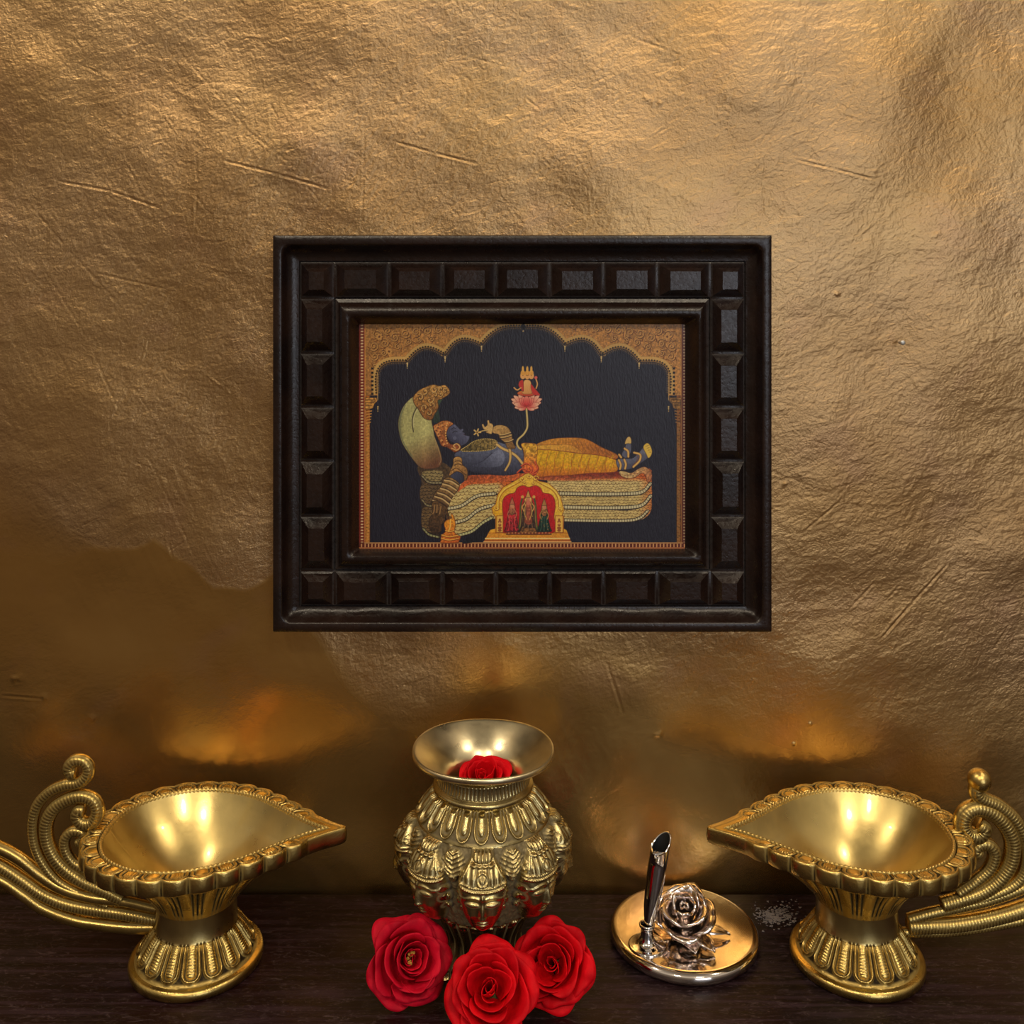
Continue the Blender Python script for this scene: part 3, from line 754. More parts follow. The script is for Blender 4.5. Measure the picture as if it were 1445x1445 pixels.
# sash
stroke(A([(838, 610), (880, 640), (940, 668), (995, 705), (1045, 770)]), (96, 66, 36), 4.4); stroke(A([(838, 610), (880, 640), (940, 668), (995, 705), (1045, 765)]), (220, 184, 110), 3.2)
stroke(A([(930, 612), (945, 680), (940, 750), (905, 818)]), (96, 66, 36), 4.6, w2=3.4); stroke(A([(930, 612), (945, 680), (940, 750), (905, 815)]), (214, 176, 102), 3.3, w2=2.2)
# raised forearm and hand holding a small flower
poly(A([(795, 500), (820, 465), (870, 456), (925, 475), (955, 530), (965, 590), (985, 640), (925, 640), (905, 600), (862, 560), (850, 530), (815, 522)]), (196, 156, 92), (132, 96, 52), (A([(860, 460)])[0], A([(950, 630)])[0]), edge=(60, 40, 24), ew=.7, tex=.15)
for q in ([(862, 540), (900, 536), (948, 520)], [(870, 560), (910, 556), (956, 540)], [(900, 590), (935, 590), (968, 575)]): stroke(A(q), (66, 44, 26), 2.0); stroke(A([(x, y-5) for x, y in q]), (232, 200, 130), 1.0)
poly(A([(800, 520), (810, 470), (800, 445), (782, 440), (775, 418), (762, 422), (764, 450), (745, 470), (730, 448), (720, 456), (735, 490), (770, 500), (750, 512), (790, 528)]), (212, 174, 108), edge=(64, 42, 24), ew=.6, tex=.1)
stroke(A([(690, 512), (740, 500), (800, 498)]), (214, 180, 112), 1.3)
for j in range(5):
    an = j*2*PI/5; c0 = A([(682, 514)])[0]; stroke([c0, (c0[0]+5*math.cos(an), c0[1]+5*math.sin(an))], (220, 184, 110), 2.0)
dot(*A([(682, 514)])[0], 1.4, (120, 80, 40))
# lowered arm
poly(A([(470, 850), (500, 815), (560, 800), (610, 780), (612, 840), (590, 890), (545, 925), (500, 900)]), (62, 68, 102), (38, 40, 66), (A([(500, 830)])[0], A([(600, 900)])[0]))
poly(A([(492, 765), (495, 722), (530, 706), (560, 722), (566, 770), (600, 800), (608, 850), (596, 890), (580, 890), (572, 850), (520, 825), (460, 860), (470, 815)]), (190, 144, 80), (126, 86, 46), (A([(500, 730)])[0], A([(600, 880)])[0]), edge=(60, 38, 22), ew=.8, tex=.2)
for q in ([(500, 750), (528, 740), (560, 752)], [(500, 775), (530, 765), (564, 775)], [(475, 820), (520, 800), (590, 850)]): stroke(A(q), (66, 40, 22), 1.0)
poly(A([(425, 880), (470, 872), (520, 900), (542, 930), (530, 970), (500, 1010), (470, 1060), (448, 1110), (400, 1100), (345, 1060), (332, 1030), (360, 980), (395, 940)]), (150, 116, 68), (92, 66, 40), (A([(440, 890)])[0], A([(400, 1110)])[0]), edge=(50, 32, 20), ew=.8, tex=.2)
for k_, q in enumerate(([(425, 885), (480, 895), (535, 930)], [(412, 915), (465, 930), (520, 965)], [(395, 950), (450, 968), (500, 1005)], [(372, 985), (430, 1005), (480, 1040)], [(350, 1015), (410, 1035), (462, 1075)], [(335, 1045), (390, 1068), (448, 1108)])):
    stroke(A(q), (56, 36, 22), 1.3); stroke(A([(x-3, y+9) for x, y in q]), (214, 182, 124), 1.8)
poly(A([(335, 1060), (400, 1080), (440, 1110), (450, 1150), (470, 1200), (468, 1240), (445, 1225), (430, 1170), (425, 1220), (400, 1250), (395, 1300), (330, 1310), (300, 1260), (305, 1200), (330, 1160), (322, 1110)]), (100, 72, 42), (64, 44, 28), (A([(340, 1070)])[0], A([(330, 1300)])[0]), edge=(40, 26, 18), ew=.8, tex=.3)
for q in ([(345, 1090), (340, 1140), (330, 1160)], [(365, 1090), (362, 1150)], [(395, 1100), (385, 1160)]): stroke(A(q), (160, 122, 74), 1.4)
# small gilded pedestal and seated bird under the hand
poly(A([(395, 1370), (400, 1330), (430, 1300), (420, 1240), (440, 1210), (470, 1200), (478, 1160), (500, 1190), (510, 1250), (500, 1300), (525, 1330), (550, 1340), (535, 1385), (520, 1390), (400, 1390)]), (232, 150, 42), (188, 92, 34), (A([(430, 1240)])[0], A([(480, 1390)])[0]), edge=(110, 50, 20), ew=.8, tex=.2)
for q in ([(400, 1335), (460, 1350), (530, 1338)], [(398, 1362), (460, 1375), (535, 1362)], [(430, 1300), (465, 1308), (500, 1300)]): stroke(A(q), (132, 60, 20), 1.0); stroke(A([(x, y-7) for x, y in q]), (250, 196, 86), 1.0)
stroke(A([(470, 1200), (468, 1260), (455, 1300)]), (250, 200, 90), 1.6); dot(*A([(472, 1190)])[0], 2.0, (120, 78, 40))

# ---- lotus on its stem with a small seated figure
stroke(A([(1073, 325), (1080, 420), (1078, 480), (1050, 530), (1008, 570), (998, 605), (1012, 635), (1030, 648)]), (92, 78, 48), 3.2)
stroke(A([(1073, 325), (1080, 420), (1078, 480), (1050, 530), (1008, 570), (998, 605), (1012, 635), (1030, 648)]), (214, 190, 122), 2.2)
def petal(cx, cy, an, ln, wd, c, c2):
    e = np.array([math.cos(an), math.sin(an)]); n_ = np.array([-e[1], e[0]]); o = np.array([cx, cy])
    pts = [o, o+e*ln*.35+n_*wd*.5, o+e*ln*.7+n_*wd*.42, o+e*ln, o+e*ln*.7-n_*wd*.42, o+e*ln*.35-n_*wd*.5]
    poly(pts, c, c2, ((cx, cy), tuple(o+e*ln)), edge=(150, 40, 36), ew=.45)
lc = A([(1074, 300)])[0]
for a_, l_ in [(-2.95, 23), (-.19, 23), (-2.75, 26), (-.4, 26), (-2.5, 25), (-.65, 25), (-2.2, 21), (-.95, 21), (2.95, 19), (.2, 19), (2.6, 14), (.55, 14), (-3.05, 20), (-.08, 20)]:
    petal(lc[0], lc[1], a_, l_*.92, 8, (206, 54, 52), (246, 208, 170))
for a_, l_ in [(-2.3, 17), (-.85, 17), (-1.95, 17), (-1.2, 17), (-1.57, 18)]: petal(lc[0], lc[1]+1, a_, l_*.85, 8.5, (204, 40, 46), (240, 156, 130))
poly(A([(1000, 205), (1030, 185), (1075, 190), (1120, 185), (1155, 205), (1120, 225), (1075, 228), (1030, 222)]), (226, 140, 58), (190, 60, 40), (A([(1075, 185)])[0], A([(1075, 225)])[0]), edge=(120, 50, 26), ew=.6)
poly(A([(1040, 200), (1048, 130), (1060, 100), (1095, 100), (1112, 130), (1118, 200), (1075, 210)]), (236, 182, 110), (216, 150, 84), (A([(1060, 110)])[0], A([(1110, 200)])[0]), edge=(140, 80, 40), ew=.5)
poly(A([(1045, 100), (1020, 108), (1010, 140), (1025, 165), (1048, 190), (1050, 140)]), (196, 48, 40), edge=(110, 40, 24), ew=.5); poly(A([(1110, 130), (1135, 160), (1165, 195), (1180, 220), (1130, 215), (1110, 170)]), (200, 50, 40), edge=(110, 40, 24), ew=.5)
stroke(A([(1030, 160), (1000, 178), (975, 160)]), (226, 168, 96), 1.8); stroke(A([(1150, 165), (1160, 130), (1150, 95)]), (226, 168, 96), 1.8); dot(*A([(1148, 80)])[0], 2.2, (222, 96, 86))
for (x, y) in [(1045, 65), (1112, 65), (1080, 66)]: dot(*A([(x, y)])[0], 3.8, (232, 170, 98), 1, 5); dot(*A([(x, y-22)])[0], 3.2, (224, 160, 66), 1, 4); dot(*A([(x, y-52)])[0], 1.6, (232, 176, 80), 1, 4.5); dot(*A([(x, y-2)])[0], .6, (110, 60, 30))
stroke(A([(1072, 60), (1078, 60)]), (80, 40, 24), .7); stroke(A([(1088, 60), (1094, 60)]), (80, 40, 24), .7)

# ---- legs in golden cloth
poly(B([(450, 672), (520, 640), (600, 624), (700, 620), (790, 624), (850, 645), (930, 690), (1040, 742), (1045, 775), (980, 768), (850, 745), (700, 730), (470, 720)]), (206, 140, 46), (176, 104, 36), (B([(600, 630)])[0], B([(900, 750)])[0]), edge=(110, 60, 24), ew=.7, tex=.15)
for j in range(8): x0 = 740+j*36; stroke(B([(x0, 640+j*13), (x0+24, 690+j*9)]), (142, 78, 28), .8)
poly(B([(440, 680), (560, 672), (680, 670), (740, 690), (790, 735), (700, 725), (560, 712), (440, 715)]), (222, 170, 62), (206, 140, 48), (B([(450, 680)])[0], B([(780, 730)])[0]), edge=(150, 84, 30), ew=.6, tex=.12)
poly(B([(445, 722), (520, 710), (620, 716), (760, 735), (880, 745), (980, 765), (1045, 790), (1052, 830), (1040, 868), (960, 878), (840, 882), (700, 896), (560, 902), (450, 895)]), (226, 172, 22), (206, 112, 30), (B([(700, 790)])[0], B([(700, 905)])[0]), edge=(130, 56, 24), ew=.9, tex=.12,
     vary=lambda X, Y: 1-.16*gau(np.mod((X-756)+.35*(Y-655), 11.6)-5.8, 1.0)+.03*np.sin(X*.3))
for j in range(9): x0 = 530+j*62; stroke(B([(x0+10, 722+j*6), (x0-8, 800+j*3), (x0+4, 892-j*2.5)]), (184, 96, 26), .9, alpha=.8)
for j in range(60): dot(*B([(rp.uniform(470, 1030), rp.uniform(750, 850))])[0], 1.3, (238, 200, 30), .5)
poly(B([(340, 665), (400, 660), (450, 670), (458, 720), (452, 800), (470, 850), (440, 890), (380, 885), (345, 850), (358, 790), (356, 720)]), (220, 164, 52), (204, 84, 40), (B([(390, 720)])[0], B([(390, 880)])[0]), edge=(140, 70, 28), ew=.7, tex=.3)
for q in ([(340, 830), (380, 812), (420, 840), (410, 880), (370, 880), (380, 855)], [(310, 880), (350, 850), (400, 870)], [(380, 900), (430, 880), (460, 850), (440, 800)], [(360, 870), (395, 895), (440, 890)]): stroke(B(q), (150, 40, 30), 2.2); stroke(B([(x-2, y-4) for x, y in q]), (228, 104, 56), 1.2)
# feet
poly(B([(1040, 785), (1110, 775), (1160, 770), (1200, 735), (1230, 700), (1250, 680), (1290, 730), (1270, 770), (1230, 800), (1180, 835), (1120, 855), (1060, 850)]), (102, 104, 126), (66, 66, 92), (B([(1150, 770)])[0], B([(1180, 840)])[0]), edge=(34, 32, 46), ew=.7, tex=.08)
poly(B([(1080, 745), (1100, 700), (1115, 665), (1145, 660), (1150, 700), (1140, 740), (1110, 770)]), (92, 94, 118), edge=(34, 32, 46), ew=.6)
poly(B([(1102, 665), (1115, 625), (1135, 612), (1148, 630), (1148, 662), (1125, 662)]), (216, 180, 104), edge=(84, 56, 30), ew=.6)
poly(B([(1238, 690), (1262, 660), (1285, 672), (1302, 715), (1296, 750), (1276, 770), (1262, 745)]), (228, 192, 78), edge=(90, 60, 26), ew=.6)
for j in range(4): stroke(B([(1256+j*9, 684+j*14), (1276+j*6, 676+j*17)]), (130, 90, 36), .6)
for q in ([(1058, 785), (1072, 820), (1066, 850)], [(1098, 782), (1110, 815), (1104, 848)], [(1170, 730), (1215, 745), (1210, 790), (1165, 835)], [(1100, 700), (1125, 720), (1128, 760)], [(1060, 745), (1075, 765)]): stroke(B(q), (80, 48, 26), 3.8); stroke(B(q), (224, 178, 96), 2.6)
stroke(B([(1185, 745), (1200, 765), (1185, 800), (1160, 825)]), (120, 66, 36), .8)

# ---- small gilded shrine in front
poly(B([(62, 1388), (110, 1300), (148, 1290), (650, 1290), (672, 1300), (706, 1388)]), (238, 178, 50), (206, 120, 40), (B([(300, 1290)])[0], B([(300, 1388)])[0]), sm=False, tex=.1)
stroke(B([(75, 1362), (695, 1362)]), (250, 224, 140), 1.6); stroke(B([(68, 1377), (702, 1377)]), (150, 66, 26), 1.0); stroke(B([(95, 1322), (680, 1322)]), (176, 92, 30), .8); stroke(B([(62, 1387), (706, 1387)]), (244, 190, 120), 1.2)
shr = [(150, 1320), (150, 1200), (130, 1180), (122, 1135), (150, 1110), (165, 1040), (205, 985), (270, 950), (330, 915), (365, 890), (395, 880), (430, 905), (470, 940), (540, 955), (600, 1010), (630, 1060), (645, 1120), (655, 1150), (640, 1190), (652, 1200), (650, 1320)]
poly(B(shr), (232, 172, 34), (240, 196, 70), (B([(150, 1200)])[0], B([(400, 900)])[0]), sm=False, edge=(150, 76, 20), ew=.9, tex=.1)
poly(B([(215, 1320), (208, 1230), (200, 1110), (215, 1060), (250, 1035), (290, 1025), (310, 990), (350, 972), (395, 985), (440, 972), (480, 990), (500, 1025), (550, 1035), (580, 1065), (590, 1120), (580, 1200), (572, 1320)]), (206, 28, 36), (176, 18, 26), (B([(395, 980)])[0], B([(395, 1320)])[0]), edge=(140, 60, 20), ew=1.0, tex=.08)
stroke(B([(175, 1150), (180, 1070), (220, 1010), (290, 970), (350, 935)]), (170, 98, 20), 1.0); stroke(B([(615, 1150), (608, 1070), (570, 1010), (500, 970), (440, 935)]), (170, 98, 20), 1.0)
stroke(B([(168, 1150), (172, 1065), (212, 1003), (284, 962)]), (250, 222, 110), 1.0); stroke(B([(622, 1150), (616, 1065), (577, 1003), (506, 962)]), (250, 222, 110), 1.0)
for (x, y, r_, s_) in [(345, 925, 24, 1), (445, 925, 24, -1), (395, 905, 20, 1), (160, 1140, 22, -1), (630, 1150, 22, 1), (365, 955, 14, -1), (425, 955, 14, 1)]:
    c0 = B([(x, y)])[0]; spiral(c0[0], c0[1], r_/5.16, 1.3, 1+x, (160, 88, 20), 1.2, s_); spiral(c0[0], c0[1]-.6, r_/5.16, 1.0, 1+x, (252, 218, 96), .8, s_)
for (x0, x1) in ((158, 204), (590, 646)):
    poly(B([(x0, 1195), (x1, 1195), (x1, 1318), (x0, 1318)]), (240, 190, 84), sm=False, edge=(150, 80, 24), ew=.8)
    xm = (x0+x1)/2
    for (dy, rr_) in ((1225, 1.6), (1240, 2.6), (1262, 2.2), (1285, 3.0), (1303, 2.6)): dot(*B([(xm, dy)])[0], rr_, (150, 84, 40), 1, 2)
    dot(*B([(xm, 1250)])[0], 1.4, (226, 168, 92), 1, 2)
def idol(x, top, bot, w_, robe, robe2, gold=(214, 164, 86)):
    poly(B([(x-w_*.40, top+70), (x-w_*.62, top+140), (x-w_*.9, bot-30), (x-w_, bot), (x+w_, bot), (x+w_*.9, bot-30), (x+w_*.62, top+140), (x+w_*.40, top+70)]), robe, robe2, (B([(x, top+60)])[0], B([(x, bot)])[0]), edge=(40, 24, 20), ew=.8, tex=.4)
    for s_ in (-1, 0, 1): stroke(B([(x+s_*w_*.25, top+110), (x+s_*w_*.45, bot-30), (x+s_*w_*.6, bot-4)]), tuple(min(255, c*1.7+20) for c in robe), .7)
    poly(B([(x-w_*.32, top+40), (x+w_*.32, top+40), (x+w_*.38, top+100), (x, top+120), (x-w_*.38, top+100)]), gold, (150, 96, 60), (B([(x, top+40)])[0], B([(x, top+120)])[0]), edge=(60, 34, 22), ew=.6, tex=.3)
    dot(*B([(x, top+52)])[0], 2.6, (206, 140, 100), 1, 3.2)
    poly(B([(x, top-14), (x-12, top+20), (x-18, top+40), (x+18, top+40), (x+12, top+20)]), gold, sm=False, edge=(70, 40, 20), ew=.6)
    for s_ in (-1, 1): stroke(B([(x+s_*w_*.35, top+80), (x+s_*w_*.62, top+110), (x+s_*w_*.45, top+140)]), gold, 1.4)
    for j in range(9): dot(*B([(x+rp.uniform(-w_*.6, w_*.6), rp.uniform(top+110, bot-10))])[0], .6, gold)
idol(272, 1070, 1312, 52, (170, 36, 40), (120, 22, 28), (190, 110, 80))
idol(508, 1080, 1312, 50, (28, 60, 42), (16, 38, 30), (176, 128, 70))
idol(390, 1020, 1318, 70, (86, 64, 44), (52, 34, 28))
poly(B([(372, 1100), (412, 1100), (408, 1180), (420, 1240), (392, 1262), (362, 1240), (376, 1180)]), (176, 92, 66), (140, 70, 50), (B([(390, 1100)])[0], B([(390, 1250)])[0]), edge=(80, 44, 28), ew=.6, tex=.2)
for s_ in (-1, 1):
    stroke(B([(390+s_*18, 1110), (390+s_*28, 1170), (390+s_*10, 1225)]), (212, 168, 84), 1.0)
    stroke(B([(390+s_*42, 1060), (390+s_*55, 1120), (390+s_*58, 1200), (390+s_*66, 1290)]), (74, 84, 44), 2.6); dot(*B([(390+s_*42, 1056)])[0], 2.2, (222, 170, 84))
    stroke(B([(390+s_*50, 1120), (390+s_*52, 1200), (390+s_*60, 1280)]), (170, 140, 70), .8)
dot(*B([(391, 1098)])[0], 3.0, (210, 120, 92), 1, 3.8)
poly(B([(340, 1285), (440, 1285), (455, 1325), (325, 1325)]), (120, 78, 40), sm=False, tex=.4, edge=(50, 28, 16), ew=.7)
stroke(B([(230, 1332), (560, 1332)]), (92, 50, 26), 1.6)
for j in range(26): dot(*B([(235+j*12.4, 1322+2*math.sin(j*2.1))])[0], 1.1, [(120, 60, 30), (198, 130, 70)][j % 2])

C = np.clip(C, 0, 1); lum = C.mean(-1, keepdims=True); bl_ = np.clip((C[..., 2:]-C[..., :1])*6, 0, 1)*(lum > .17); C = C*(1-.5*bl_)+(lum*[.93, .97, 1.13])*.5*bl_
def lin(c): return np.where(c <= .04045, c/12.92, ((c+.055)/1.055)**2.4)
Cl = lin(np.clip(C, 0, 1))
k_ = FD+.0075
px = (gu-CU)/F*FD; pz = HC-(gv-CV)/F*FD
V_ = np.stack([px-FRX, np.full_like(px, -.0072), pz-FRZ], -1)
me = grid_mesh('printed_picture', V_, smooth=False, flip=True)
ca = me.color_attributes.new('Col', 'FLOAT_COLOR', 'POINT')
ca.data.foreach_set('color', np.concatenate([Cl, np.ones(Cl.shape[:2]+(1,))], -1).astype(np.float32).ravel())
link('printed_picture', me, M['print'], frame_t, label='colour print of a blue reclining figure on a coiled serpent under a scalloped gold arch')
# ------------------------------------------------------------------ relief pieces
def upetal(a, s, s0=.62, sl=.36):
    """raised U-shaped petal; a -1..1 across, s 0 root .. 1 tip -> height 0..1, patina 0..1"""
    q = np.sqrt((a/.95)**2+(np.clip((s-s0)/sl, 0, None))**2)
    rim = gau(q-.82, .11)
    core = np.sqrt(np.clip(1-(q/.52)**2, 0, 1))*.95
    h = np.maximum(rim, core)
    gap = gau(q-.61, .085)*1.1+sst(.93, .99, q)*sst(1.02, .88, s)
    return h, np.clip(gap, 0, 1)

# ------------------------------------------------------------------ oil lamp
def outline(pts, n):
    up = np.array(pts, float); lo = up[::-1][1:-1]*[1, -1]
    full = np.concatenate([up, lo])           # starts at the tip
    return full
OUT = [(.0790, 0), (.0778, .0016), (.0690, .0068), (.0545, .0178), (.037, .0325), (.018, .0440), (-.003, .0485), (-.024, .0455), (-.043, .0340), (-.0535, .0170), (-.0560, 0)]
INN = [(.0670, 0), (.0645, .0012), (.056, .0064), (.0440, .0160), (.029, .0285), (.014, .0365), (-.003, .0405), (-.020, .0380), (-.0355, .0285), (-.0440, .0145), (-.0462, 0)]
def closed_curve(pts, n):
    """even samples on each half so inner and outer curves correspond"""
    up = np.array(pts, float)
    t = catmull(up, n//2+1); lo = t[::-1][1:-1]*[1, -1]
    return np.concatenate([t, lo])
ZR = .0700
def ball(name, c, r, parent, m):
    la = np.linspace(-PI/2+.02, PI/2-.02, 24)[:, None]; lo = np.linspace(0, 2*PI, 32, endpoint=False)[None, :]
    V_ = np.stack([c[0]+r*np.cos(la)*np.cos(lo), c[1]+r*np.cos(la)*np.sin(lo), c[2]+r*np.sin(la)+0*lo], -1)
    me = grid_mesh(name, V_, wrap=True, cap0=True, cap1=True); set_attr(me, 'patina', np.zeros(24*32)); return link(name, me, m, parent)
def lamp(name, label, x, y, rz, curves, seed):
    t = thing(name, label, 'oil lamp', (x, y, 0), rz)
    t['group'] = 'brass oil lamps at the two ends of the shelf'
    rs = np.random.RandomState(seed)
    # foot: lathe with petals
    nt_ = 768; th = np.linspace(0, 2*PI, nt_, endpoint=False)
    pr = [(.0, .0), (.0330, .0), (.0340, .0006), (.0343, .0030), (.0338, .0046), (.0325, .0052)]
    for k in np.linspace(0, 1, 44):
        pr.append((.0325-.0012-(.0325-.0208-.0012)*k, .0054+.0148*(k**1.35*.8+.2*k)))
    pr += [(.0212, .0206), (.0207, .0215), (.0206, .0270), (.0206, .0330), (.0212, .0350)]
    pr = np.array(pr); R_ = np.repeat(pr[:, :1], nt_, 1); Z_ = np.repeat(pr[:, 1:], nt_, 1); pat = np.zeros_like(R_)
    npet = 16
    a = np.mod(th*npet/(2*PI), 1)*2-1
    for i in range(6, 50):
        k = (i-6)/43; s = 1-(k-.08)/.92
        if s < 0 or k < .08: 
            pat[i] = .35*gau(k-.05, .03)
            continue
        h, gp = upetal(a, np.full_like(a, s), .66, .32)
        ribs = .12*np.sin(s*85)*(np.abs(a) < .5)
        h = h+ribs
        Z_[i] += .0015*h*min(1, s*4); R_[i] += .0008*h
        pat[i] = gp*min(1, s*6)
    V_ = np.stack([R_*np.cos(th), R_*np.sin(th), Z_], -1)
    me = grid_mesh('lamp_foot', V_[1:51], wrap=True, cap0=True); set_attr(me, 'patina', pat[1:51])
    link('foot', me, M['brass'], t)
    me = grid_mesh('lamp_stem', V_[49:], wrap=True); set_attr(me, 'patina', pat[49:]*0)
    link('stem', me, M['brass_polished'], t, label='smooth round neck')
    # bowl
    n = 1800
    co = closed_curve(OUT, n); ci = closed_curve(INN, n); n = len(co)
    d = np.roll(co, -1, 0)-np.roll(co, 1, 0); nor = np.stack([d[:, 1], -d[:, 0]], -1); nor /= np.linalg.norm(nor, axis=1)[:, None]
    cen = co.mean(0)
    if ((co-cen)*nor).sum() < 0: nor = -nor
    sl = np.concatenate([[0], np.cumsum(np.linalg.norm(np.diff(co, axis=0), axis=1))]); Lt = sl[-1]+np.linalg.norm(co[0]-co[-1])
    skip = .021; nl = 25; lw = (Lt-2*skip)/nl
    ph = (sl-skip)/lw; li = np.floor(ph); f = ph-li
    on = (sl > skip) & (sl < Lt-skip)
    fade = np.clip(np.minimum(sl-skip, Lt-skip-sl)/.006, 0, 1)*on
    scal = fade*(.0023*np.abs(np.sin(PI*f))**.65-.0004)
    a = 2*f-1; odd = (li % 2 == 1)
    rows, pats = [], []
    def row(k, z, ex=0, p=0, zz=0):
        q = co*(1-k)+ci*k+nor*(ex+scal*max(0, 1-k*1.6))[:, None] if np.ndim(ex) else co*(1-k)+ci*k+nor*(ex+scal*max(0, 1-k*1.6))[:, None]
        rows.append(np.concatenate([q, (np.full(n, z)+zz)[:, None]], 1)); pats.append(np.broadcast_to(p, (n,)).astype(float))
    gro = fade*gau(np.minimum(f, 1-f), .06)*1.25
    row(.55, .0600, 0, .3); row(.30, .0606, 0, .2)
    row(.08, ZR-.0082, 0, gro*.8, 0); row(.01, ZR-.0073, 0, gro*.8); row(0, ZR-.0045, .0002, gro*.8); row(0, ZR-.0012, 0, gro*.6); row(.035, ZR-.0001, 0, gro*.3); row(.08, ZR+.0001, 0, gro*.2)
    for k in np.linspace(.13, .70, 12):
        s = 1-(k-.08)/.66
        h, gp = upetal(a, np.full(n, s), .45, .5)
        hat = np.where(odd, .45*np.sin(sl/.00125*2*PI+k*5), 0)*(np.abs(a) < .7)
        row(k, ZR-.0007, 0, gp*fade*(.5+.5*(h < .35))+(1-fade)*.55*gau(k-.3, .06), (h*.0007+hat*.0003)*fade)
    row(.735, ZR-.0019, 0, 1); row(.775, ZR-.0018, 0, 1)
    teeth = .5+.5*np.sin(sl/.0026*2*PI)
    row(.80, ZR-.0006, 0, .5*(1-teeth)); row(.86, ZR-.0001, 0, .4*(1-teeth), teeth*.0005); row(.93, ZR-.0002, 0, .45*(1-teeth), teeth*.0004)
    row(1.0, ZR-.0010, -.0004*(1-teeth), .25*(1-teeth)); row(1.03, ZR-.003, 0, 0)
    me = grid_mesh('lamp_rim', np.stack(rows), wrap=True); set_attr(me, 'patina', np.stack(pats))
    link('scalloped_rim', me, M['brass'], t, label='engraved scalloped rim')
    # inside, smooth
    cb = np.array([-.002, 0]); ZB = .0355
    ci2 = closed_curve(INN, 360)
    V_ = []
    for k in np.linspace(1.0, .03, 46):
        q = cb+(ci2-cb)*k
        if k < .8:       # round off towards the bottom
            w_ = (1-k/.8)**.8; rr_ = np.linalg.norm(ci2-cb, axis=1); av = .040
            q = cb+(ci2-cb)*(k*((1-w_)+w_*(av/np.maximum(rr_, 1e-4))))[:, None]
        zz = ZB+(ZR-.0012-ZB)*(k**2.3*.75+.25*k**1.2)
        V_.append(np.concatenate([q, np.full((len(q), 1), zz)], 1))
    me = grid_mesh('lamp_bowl', np.stack(V_), wrap=True, cap1=True); set_attr(me, 'patina', np.zeros(46*len(ci2)))
    link('bowl', me, M['brass_polished'], t, label='smooth leaf-shaped oil bowl')
    # underside with engraved arches
    n2 = 900; cu_ = closed_curve(OUT, n2); n2 = len(cu_); ang = np.unwrap(np.arctan2(cu_[:, 1], cu_[:, 0]+.0001))
    circ = np.stack([.0214*np.cos(ang), .0214*np.sin(ang)], -1)
    s2 = np.linspace(0, 1, n2, endpoint=False)*18; a2 = np.mod(s2, 1)*2-1
    V_, pt = [], []
    for k in np.linspace(0, 1, 40):
        w_ = k**.75
        q = (cu_*.97)*(1-w_)+circ*w_; z = .0628-(.0628-.0335)*k**1.5
        h, gp = upetal(a2, np.full(n2, 1-k*1.0), .5, .48)
        nrm = q/np.linalg.norm(q, axis=1)[:, None]; am = math.sin(min(1, k*1.2)*PI)
        q = q+nrm*(.0019*h*max(0, am))[:, None]
        V_.append(np.concatenate([q, np.full((n2, 1), z)], 1)); pt.append(np.clip(gp*1.2, 0, 1)*(1 if .05 < k < .93 else .3))
    me = grid_mesh('lamp_underside', np.stack(V_), wrap=True); set_attr(me, 'patina', np.stack(pt))
    link('bowl_underside', me, M['brass'], t, label='engraved underside')
    # handle scrolls
    for (pts, r0, r1, rib, yo_) in curves:
        p = catmull(pts, max(60, int(len(pts)*34))); m = len(p)
        L_ = np.concatenate([[0], np.cumsum(np.linalg.norm(np.diff(p, axis=0), axis=1))])
        # ribs need ~7 samples each
        m = int(L_[-1]/.00028); p = catmull(pts, m)
        L_ = np.linspace(0, L_[-1], m)
        tg = np.gradient(p, axis=0); tg /= np.linalg.norm(tg, axis=1)[:, None]
        nn = np.stack([-tg[:, 1], tg[:, 0]], -1)
        rad = r0+(r1-r0)*L_/L_[-1]
        rd = np.mod(L_, .0017)/.0017; bead = np.abs(np.sin(PI*rd))**.45
        ns = 20; al = np.linspace(0, 2*PI, ns, endpoint=False)
        ca_, sa_ = np.cos(al), np.sin(al)
        flank = np.clip(np.abs(ca_), 0, 1)
        R2 = rad[:, None]*(1-rib*.055*(1-bead)[:, None]*(np.abs(sa_)[None, :]**.5))
        # a groove along each edge of the ribbed band
        R2 = R2*(1-.10*gau(flank-.80, .08))[None, :]
        V_ = np.zeros((m, ns, 3))
        V_[..., 0] = p[:, None, 0]+nn[:, None, 0]*R2*ca_; V_[..., 2] = p[:, None, 1]+nn[:, None, 1]*R2*ca_; V_[..., 1] = yo_+R2*np.sign(sa_)*np.abs(sa_)**.8*1.0
        pa = rib*.6*(1-bead)[:, None]*(np.abs(sa_)[None, :] > .62)+.75*gau(flank-.80, .07)[None, :]
        me = grid_mesh('handle_scroll', V_, wrap=True, cap0=True, cap1=True); set_attr(me, 'patina', np.clip(pa, 0, 1))
        link('handle_scroll', me, M['brass'], t)
    return t

